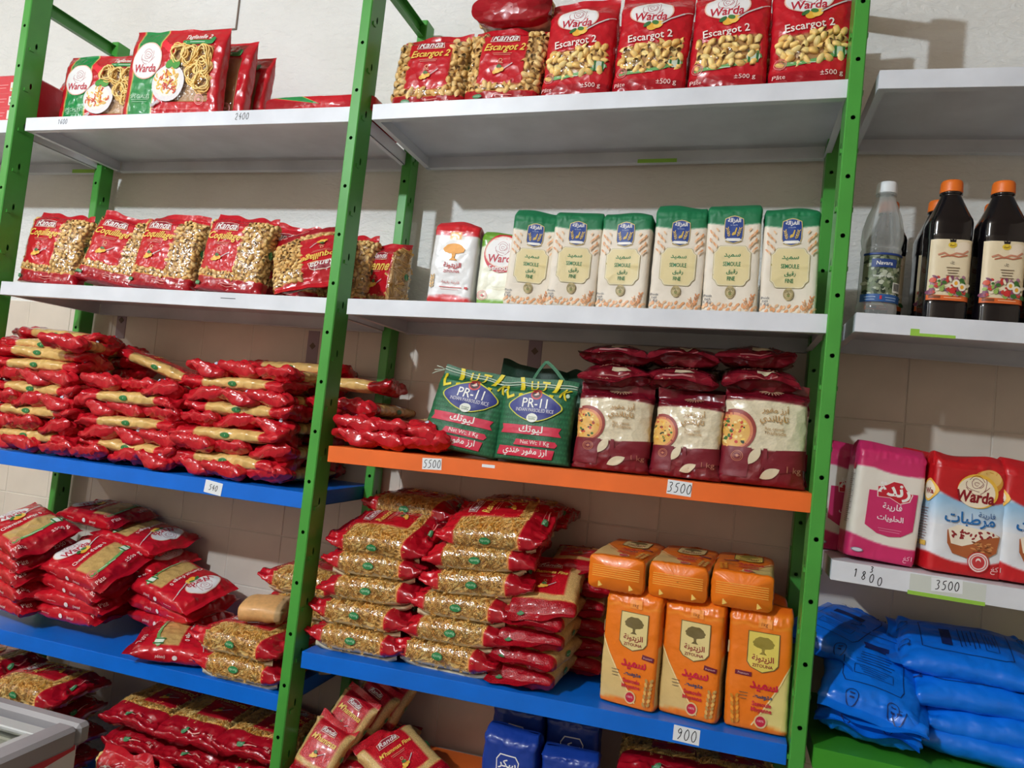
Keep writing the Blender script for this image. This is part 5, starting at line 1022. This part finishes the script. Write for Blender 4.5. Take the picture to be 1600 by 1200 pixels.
# lowest shelf, middle bay
g6 = 'pasta bags on the lowest middle shelf'
for k in range(3): lie(MS[k % 2], 'pasta_ball_bag', 'small red bag, %s in the dim leaning row behind the middle upright' % ORD[k], 'pasta bag', g6, 2, 5, .112 + .022 * k, .095 + .055 * k, .112 + .010 * k, -22, 64, 2, .132)
for k, (x, y) in enumerate(((.11, .125), (.14, .225))): lie(MH[k], 'pasta_ball_bag', 'flat bag under the dim leaning row, %s one' % ('front', 'rear')[k], 'pasta bag', g6, 2, 5, x, y, .026, 5, 0, 0, .185)
lie(MS[1], 'pasta_ball_bag', 'small red bag at the picture bottom, right of the middle upright', 'pasta bag', g6, 2, 5, .090, .035, .060, -14, 56, 4, .132)
lie(MH[0], 'pasta_ball_bag', 'tilted small bag with a green spot, bottom of the picture left of the navy packs', 'pasta bag', g6, 2, 5, .255, .08, .050, 60, 26, 6, .185)
NV = [navy_pack(170 + k) for k in range(2)]
for k, (x, y, hh, lab) in enumerate(((.485, .150, 1.0, 'left navy pack in the rear row'), (.600, .155, .98, 'right navy pack in the rear row'), (.498, .055, .88, 'left navy pack in the front row'), (.615, .060, .82, 'right navy pack in the front row'))):
    t = stand(NV[k % 2], 'navy_pack', lab, 'paper pack', 'navy packs at the bottom', 2, 5, x, y, 0, (-4, 3, -3, 4)[k], -2, 0); t.scale = (1, 1, hh)
for k, x in enumerate((.78, .91)):
    for l in range(3): lie(RO[(k + l) % 3], 'rotini_bag', 'shaded pasta bag right of the navy packs, %s stack, %s up' % (('left', 'right')[k], ORD[l]), 'pasta bag', g6, 2, 5, x, .18, .032 + .058 * l, 4, 0, 0, HR)

# right bay: bottles
class Lathe(Bag):
    def __init__(s, rows, p=5, res=.0026):
        """rows: (z, half width, roundness 0 square .. 1 round)"""
        z, r, q = [np.array(v, float) for v in zip(*rows)]; zz = np.concatenate([np.linspace(z[i], z[i + 1], max(2, int(abs(z[i + 1] - z[i]) / .004) + 1), endpoint=False) for i in range(len(z) - 1)] + [z[-1:]])
        k = np.interp(zz, z + np.arange(len(z)) * 1e-7, r); q = np.interp(zz, z + np.arange(len(z)) * 1e-7, q); n = 72; th = np.linspace(0, 2 * np.pi, n, endpoint=False) + np.pi / 2
        c, sn = np.cos(th), np.sin(th); sc = (np.abs(c) ** p + np.abs(sn) ** p) ** (-1 / p); s.nx, s.ny = c * sc, sn * sc
        P = np.zeros((len(zz), n, 3)); P[..., 0] = k[:, None] * ((1 - q)[:, None] * s.nx + q[:, None] * c); P[..., 1] = k[:, None] * ((1 - q)[:, None] * s.ny + q[:, None] * sn); P[..., 2] = zz[:, None]
        s.w = s.d = 2 * r.max(); s.h = zz[-1]; s.z = zz; s.m = len(zz); s.n = n; s.P = s.P0 = P; s.mask = None
        dj = np.gradient(P, axis=0); di = np.roll(P, -1, 1) - np.roll(P, 1, 1); nv = np.cross(di, dj); nv /= np.linalg.norm(nv, axis=2, keepdims=True) + 1e-12; cen = P.mean(1, keepdims=True); sg = np.sign(((P - cen) * nv).sum(2).mean()); s.Nv = nv * sg; s.flip = sg < 0
        s.U = np.broadcast_to(s.nx, (s.m, n)); s.Y = np.broadcast_to(s.ny, (s.m, n)); s.Vv = np.broadcast_to((zz / s.h)[:, None], (s.m, n)); ar = np.arange(n); s.fi = ar[s.ny < .02]; s.li = ar[:n // 2]; s.ri = ar[n // 2:]
    def shell(s, name, mat):
        F = s.quads(); V = s.P.reshape(-1, 3); b = len(V); V = np.vstack([V, s.P[0].mean(0), s.P[-1].mean(0)]); k = np.arange(s.n); k2 = (k + 1) % s.n
        F3 = np.concatenate([np.stack([k2, k, np.full(s.n, b)], 1), np.stack([(s.m - 1) * s.n + k, (s.m - 1) * s.n + k2, np.full(s.n, b + 1)], 1)])
        if not s.flip: F3 = F3[:, ::-1] if False else F3
        return mesh(name, V, [F, F3], mat)
def cap(r, z0, hh, col, name):
    rows = [(z0, r, 1), (z0 + .002, r * 1.03, 1), (z0 + hh * .85, r * .98, 1), (z0 + hh, r * .9, 1)]; l = Lathe(rows, 2.2); n = l.n
    rib = 1 + .018 * (np.arange(n) % 2); l.P = l.P * np.stack([rib, rib, rib * 0 + 1], -1); return l.shell('bottle_cap', plain(name, col, .42))
M_dark = plain('dark_brown_liquid', (16, 13, 18), .16, 0, (9, .12, .004, 2), 0, .5)
def pet_mat():
    m = bpy.data.materials.new('clear_bottle_plastic'); m.use_nodes = True; nt = m.node_tree; nt.nodes.clear(); o = N(nt, 'ShaderNodeOutputMaterial'); mx = N(nt, 'ShaderNodeMixShader'); t = N(nt, 'ShaderNodeBsdfTransparent'); t.inputs[0].default_value = (.86, .88, .87, 1)
    g = N(nt, 'ShaderNodeBsdfPrincipled'); g.inputs['Base Color'].default_value = (.80, .82, .81, 1); g.inputs['Roughness'].default_value = .12; lw = N(nt, 'ShaderNodeLayerWeight'); lw.inputs[0].default_value = .35; mr = N(nt, 'ShaderNodeMapRange'); mr.inputs[3].default_value = .2; mr.inputs[4].default_value = .85
    nt.links.new(lw.outputs['Facing'], mr.inputs[0]); nt.links.new(mr.outputs[0], mx.inputs[0]); nt.links.new(t.outputs[0], mx.inputs[1]); nt.links.new(g.outputs[0], mx.inputs[2]); nt.links.new(mx.outputs[0], o.inputs[0]); return m
M_pet = pet_mat()
W_ = .0355
db = Lathe([(0, W_ * .9, .1), (.004, W_, .1), (.036, W_, .1), (.040, W_ * .975, .1), (.150, W_ * .975, .1), (.155, W_, .1), (.182, W_, .12), (.188, W_ * .97, .15), (.232, W_ * .50, .8), (.236, .0165, 1), (.238, .0185, 1), (.241, .0185, 1), (.243, .0145, 1), (.262, .0145, 1)], 5)
def vinegar_label(b):
    a = Art(b); cr = (232, 216, 182); v0, v1 = .150, .565; a.rect(0, (v0 + v1) / 2, .93, (v1 - v0) / 2, cr, 0, 8); g = np.random.default_rng(3)
    a.ell(.5, .50, .4, .05, (240, 224, 200), 14, 20); a.rect(0, .165, .93, .018, (222, 104, 44), 0, 5); a.rect(-.6, .168, .25, .010, (130, 70, 40)); a.lines(.2, .168, .4, 1, .02, (250, 210, 170), .004)
    a.ell(.0, .525, .20, .020, (232, 200, 60), 16); a.poly([(-.13, .545), (-.15, .565), (-.07, .555), (0, .572), (.07, .555), (.15, .565), (.13, .545)], (30, 24, 30), 2, 2); a.text('أهنة', 0, .525, .12, (110, 60, 20), .02)
    a.stroke([(-.62, .455), (-.35, .47), (-.1, .45), (.2, .47), (.5, .465), (.72, .49)], .012, (206, 140, 110), 5); a.stroke([(-.5, .44), (-.1, .455), (.3, .445), (.7, .46)], .008, (190, 110, 80), 5); a.text('خل', .05, .405, .10, (70, 50, 40)); a.lines(.1, .37, .3, 4, .018, (120, 100, 80), .005)
    for k in range(70):
        a.same = k % 9 > 0; u, v = g.uniform(-.85, .85), .19 + .12 * g.random(); c = ((96, 140, 60), (150, 180, 90), (130, 70, 100), (200, 60, 50), (236, 226, 200), (60, 110, 50), (170, 120, 140))[g.integers(7)]; a.ell(u, v, g.uniform(.05, .12), g.uniform(.008, .02), c, 9, g.uniform(0, 180), 1)
    a.same = False
    for u, v in ((.28, .265), (.55, .24)): a.ell(u, v, .17, .026, (240, 232, 214), 14); a.ell(u, v, .08, .014, (236, 170, 50), 10)
    a.ell(.15, .215, .12, .022, (206, 50, 50), 12); a.ell(-.72, .28, .12, .018, (214, 80, 50), 12); return a.build('paper_label', M_ink)
DBP = [P('bottle_body', db.shell('bottle_body', M_dark)), P('bottle_cap', cap(.0178, .241, .022, (238, 118, 34), 'orange_cap')), P('paper_label', vinegar_label(db), None, 'cream label with salad picture')]
gbt = 'dark vinegar bottles with orange caps'
for x, y, lab in ((.178, .078, 'front dark bottle with orange cap, left one'), (.260, .078, 'front dark bottle with orange cap, second from the left'), (.342, .080, 'dark bottle with orange cap cut by the right picture edge'), (.100, .205, 'dark bottle half hidden behind the clear bottle'), (.185, .190, 'second-row dark bottle behind the left front bottle'), (.205, .275, 'dark bottle with orange cap in the third row'), (.285, .200, 'second-row dark bottle between the two front bottles')):
    put(DBP, 'dark_bottle', lab, 'bottle', gbt, SM(3, 2) @ T(x, y, .0006) @ RZ(JIT.uniform(-4, 4)))
cbt = Lathe([(0, .030, .8), (.004, .034, .8), (.022, .0345, .8), (.030, .033, .8), (.120, .033, .8), (.128, .0345, .8), (.134, .0325, .8), (.142, .034, .8), (.150, .0355, .7), (.168, .0350, .7), (.195, .029, .8), (.222, .0185, 1), (.232, .0155, 1), (.234, .0175, 1), (.237, .0175, 1), (.239, .0140, 1), (.256, .0140, 1)], 3)
fl = (np.clip((cbt.z - .145) / .02, 0, 1) * np.clip((.215 - cbt.z) / .02, 0, 1))[:, None]; fc = 1 - .05 * fl * np.cos(np.arange(cbt.n) / cbt.n * 2 * np.pi * 8) ** 2; cbt.P = cbt.P * np.stack([fc, fc, fc * 0 + 1], -1)
a = Art(cbt); g = np.random.default_rng(9); a.rect(0, .295, .97, .175, (120, 130, 104), 0, 8)
for k in range(150): a.same = k % 15 > 0; a.ell(g.uniform(-.9, .9), g.uniform(.16, .44), g.uniform(.05, .14), g.uniform(.008, .022), ((60, 80, 54), (150, 160, 130), (190, 196, 176), (40, 56, 40), (110, 126, 90))[g.integers(5)], 8, g.uniform(0, 180), 1)
a.same = False; a.rect(0, .462, .97, .008, (30, 60, 130)); a.rect(0, .145, .97, .028, (44, 92, 156), 0, 6); a.rect(-.05, .395, .62, .030, (30, 62, 130), 0, 5); a.text('Navara', -.05, .395, .40, WHT, .02, .1); a.text("Vinaigre d'alcool", -.05, .30, .5, (230, 234, 226), .02); a.rect(.66, .225, .22, .036, (236, 236, 226)); a.rect(-.1, .148, .05, .013, (206, 50, 70)); a.lines(.4, .15, .3, 2, .018, (180, 206, 236), .004); a.lines(-.6, .15, .25, 2, .018, (180, 206, 236), .004)
a.layer(True)
for k in range(7): a.rect(.50 + .05 * k, .228, .012, .026, (40, 40, 40), 0, 2)
put([P('bottle_body', cbt.shell('bottle_body', M_pet)), P('bottle_cap', cap(.0172, .238, .021, (238, 242, 246), 'white_cap')), P('paper_label', a.build('paper_label', M_ink), None, 'blue and green vinegar label')], 'clear_bottle', 'clear plastic vinegar bottle with white cap, beside the right upright', 'bottle', None, SM(3, 2) @ T(.072, .080, .0006) @ RZ(6))

# right bay: flour
pf = pink_flour(180); WF = [warda_flour(185 + k) for k in range(2)]
stand(pf, 'pink_flour_bag', 'pink and white flour bag with a big pink label, facing front', 'flour bag', 'pink flour bags', 3, 3, .106, .070, 0, 6, -2, 3); stand(pf, 'pink_flour_bag', 'pink flour bag hidden behind the front one, a dark edge beside the upright', 'flour bag', 'pink flour bags', 3, 3, .062, .165, 0, 3, 0, 1)
gw = 'red and white cake flour bags'
for x, y, yw, v, lab in ((.234, .070, 8, 0, 'front red and blue-white flour bag with a cake picture, whole label in view'), (.345, .080, 6, 1, 'red flour bag with cake picture cut by the right picture edge'), (.212, .170, 8, 1, 'red flour bag in the second row, between the pink and the front red one')): stand(WF[v], 'cake_flour_bag', lab, 'flour bag', gw, 3, 3, x, y, 0, yw, -2, 1)

# right bay: blue plastic bags
BB = [blue_bag(190 + k) for k in range(3)]; gbb = 'blue plastic bags heaped on the green shelf'
for v, x, y, z, yw, rx, ry, lab in ((0, .130, .140, .024, -10, 0, 2, 'lowest blue bag at the left, on the green shelf'), (1, .150, .135, .066, -14, 6, 4, 'second blue bag from the bottom at the left'), (2, .128, .125, .112, -8, 27, 5, 'left top blue bag with printed frame, facing front'),
        (1, .315, .130, .024, 80, 3, 0, 'lowest blue bag at the right'), (0, .325, .140, .070, 86, 8, -3, 'second blue bag from the bottom at the right, crumpled front'), (2, .300, .150, .118, 88, 14, -3, 'third blue bag from the bottom at the right, printed circles at its ends'), (1, .285, .165, .166, 84, 16, -3, 'right top blue bag, highest of the heap'), (0, .090, .215, .150, -30, 12, 4, 'blue bag at the back left behind the left top one')):
    lie(BB[v], 'blue_bag', lab, 'plastic bag', gbb, 3, 4, x, y, z, yw, rx, ry, .25)

# chest freezer at the lower left corner
fx1, fy1, fz = -.236, -.242, .862; fx0, fy0 = -1.30, -.92
M_rim = plain('grey_plastic_rim', (150, 148, 152), .38, 0, None, .03); M_fw = plain('white_freezer_panel', (222, 218, 216), .35); M_in = plain('pale_liner', (196, 192, 170), .5)
m, nt, b_ = nmat('freezer_glass'); b_.inputs['Base Color'].default_value = (.86, .92, .88, 1); b_.inputs['Roughness'].default_value = .04; b_.inputs['Transmission Weight'].default_value = 1; b_.inputs['IOR'].default_value = 1.02; M_fglass = m
fr = thing('chest_freezer', 'grey rimmed chest freezer with glass lid at the lower left corner', 'freezer', None, T((fx0 + fx1) / 2, (fy0 + fy1) / 2, 0)); fr_i = fr.matrix_world.inverted()
def fpart(nm, mb, mat, lab=None, par=None):
    o = link(nm, mb.build(nm, mat), par or fr, lab)
    if par is None: o.matrix_parent_inverse = fr_i
    return o
mb = MB(); ins = .014
for q in ((fx0 + ins, fx1 - ins, fy1 - .07, fy1 - ins), (fx0 + ins, fx1 - ins, fy0 + ins, fy0 + .07), (fx0 + ins, fx0 + .07, fy0 + .07, fy1 - .07), (fx1 - .07, fx1 - ins, fy0 + .07, fy1 - .07)): mb.box(*q, .08, fz - .035, .003)
bodyf = fpart('freezer_body', mb, M_fw)
mb = MB(); mb.box(fx0 + .07, fx1 - .07, fy0 + .07, fy1 - .07, .40, .42); fpart('liner', mb, M_in)
mb = MB()
for q in ((fx0, fx1, fy1 - .030, fy1), (fx0, fx1, fy0, fy0 + .030), (fx0, fx0 + .046, fy0 + .030, fy1 - .030), (fx1 - .046, fx1, fy0 + .030, fy1 - .030)): mb.box(*q, fz - .040, fz, .007)
fpart('rim', mb, M_rim)
mb = MB(); iz = fz - .012
for q in ((fx0 + .046, fx1 - .046, fy1 - .072, fy1 - .044), (fx0 + .046, fx1 - .046, fy0 + .044, fy0 + .072), (fx1 - .075, fx1 - .046, fy0 + .072, fy1 - .072), (-.80, -.77, fy0 + .072, fy1 - .072)): mb.box(*q, iz - .012, iz, .002)
fpart('lid_frame', mb, plain('pale_lid_frame', (188, 190, 190), .35), 'pale sliding lid frame')
mb = MB(); mb.box(fx0 + .06, fx1 - .07, fy0 + .06, fy1 - .065, iz - .010, iz - .006); fpart('glass_lid', mb, M_fglass, 'sliding glass lid')
mb = MB(); mb.box(fx0 + .05, fx1 - .05, fy1 - .044, fy1 - .030, fz - .030, fz - .026); fpart('lid_track', mb, plain('olive_track', (120, 122, 104), .5))
st = MB(); X = fx1 - ins + .0006
for pts, c in ((((fy1 - .02, .812), (fy1 - .02, .822), (fy0 + .02, .822), (fy0 + .02, .790), (-.45, .790)), (200, 40, 56)), (((-.36, .800), (fy0 + .02, .800), (fy0 + .02, .40), (-.60, .55), (-.45, .72)), (30, 44, 96)), (((-.42, .70), (-.47, .66), (-.62, .47), (-.80, .3), (-.60, .3), (-.45, .52)), (196, 44, 58)), (((fy1 - .060, .76), (fy1 - .066, .76), (fy1 - .075, .45), (fy1 - .050, .45)), (190, 50, 66))):
    V = [(X, y, z) for y, z in pts]; cen = tuple(np.mean(V, 0)); n = len(V); st.add(V + [cen], (), [(k, (k + 1) % n, n) for k in range(n)], c=c); X += .0003
fpart('side_graphics', st, M_ink, 'red and blue graphics on the side panel')
mb = MB(); mb.box(fx0 + .03, fx1 - .03, fy0 + .03, fy1 - .03, 0, .08); fpart('plinth', mb, plain('black_plinth', (30, 30, 32), .6))
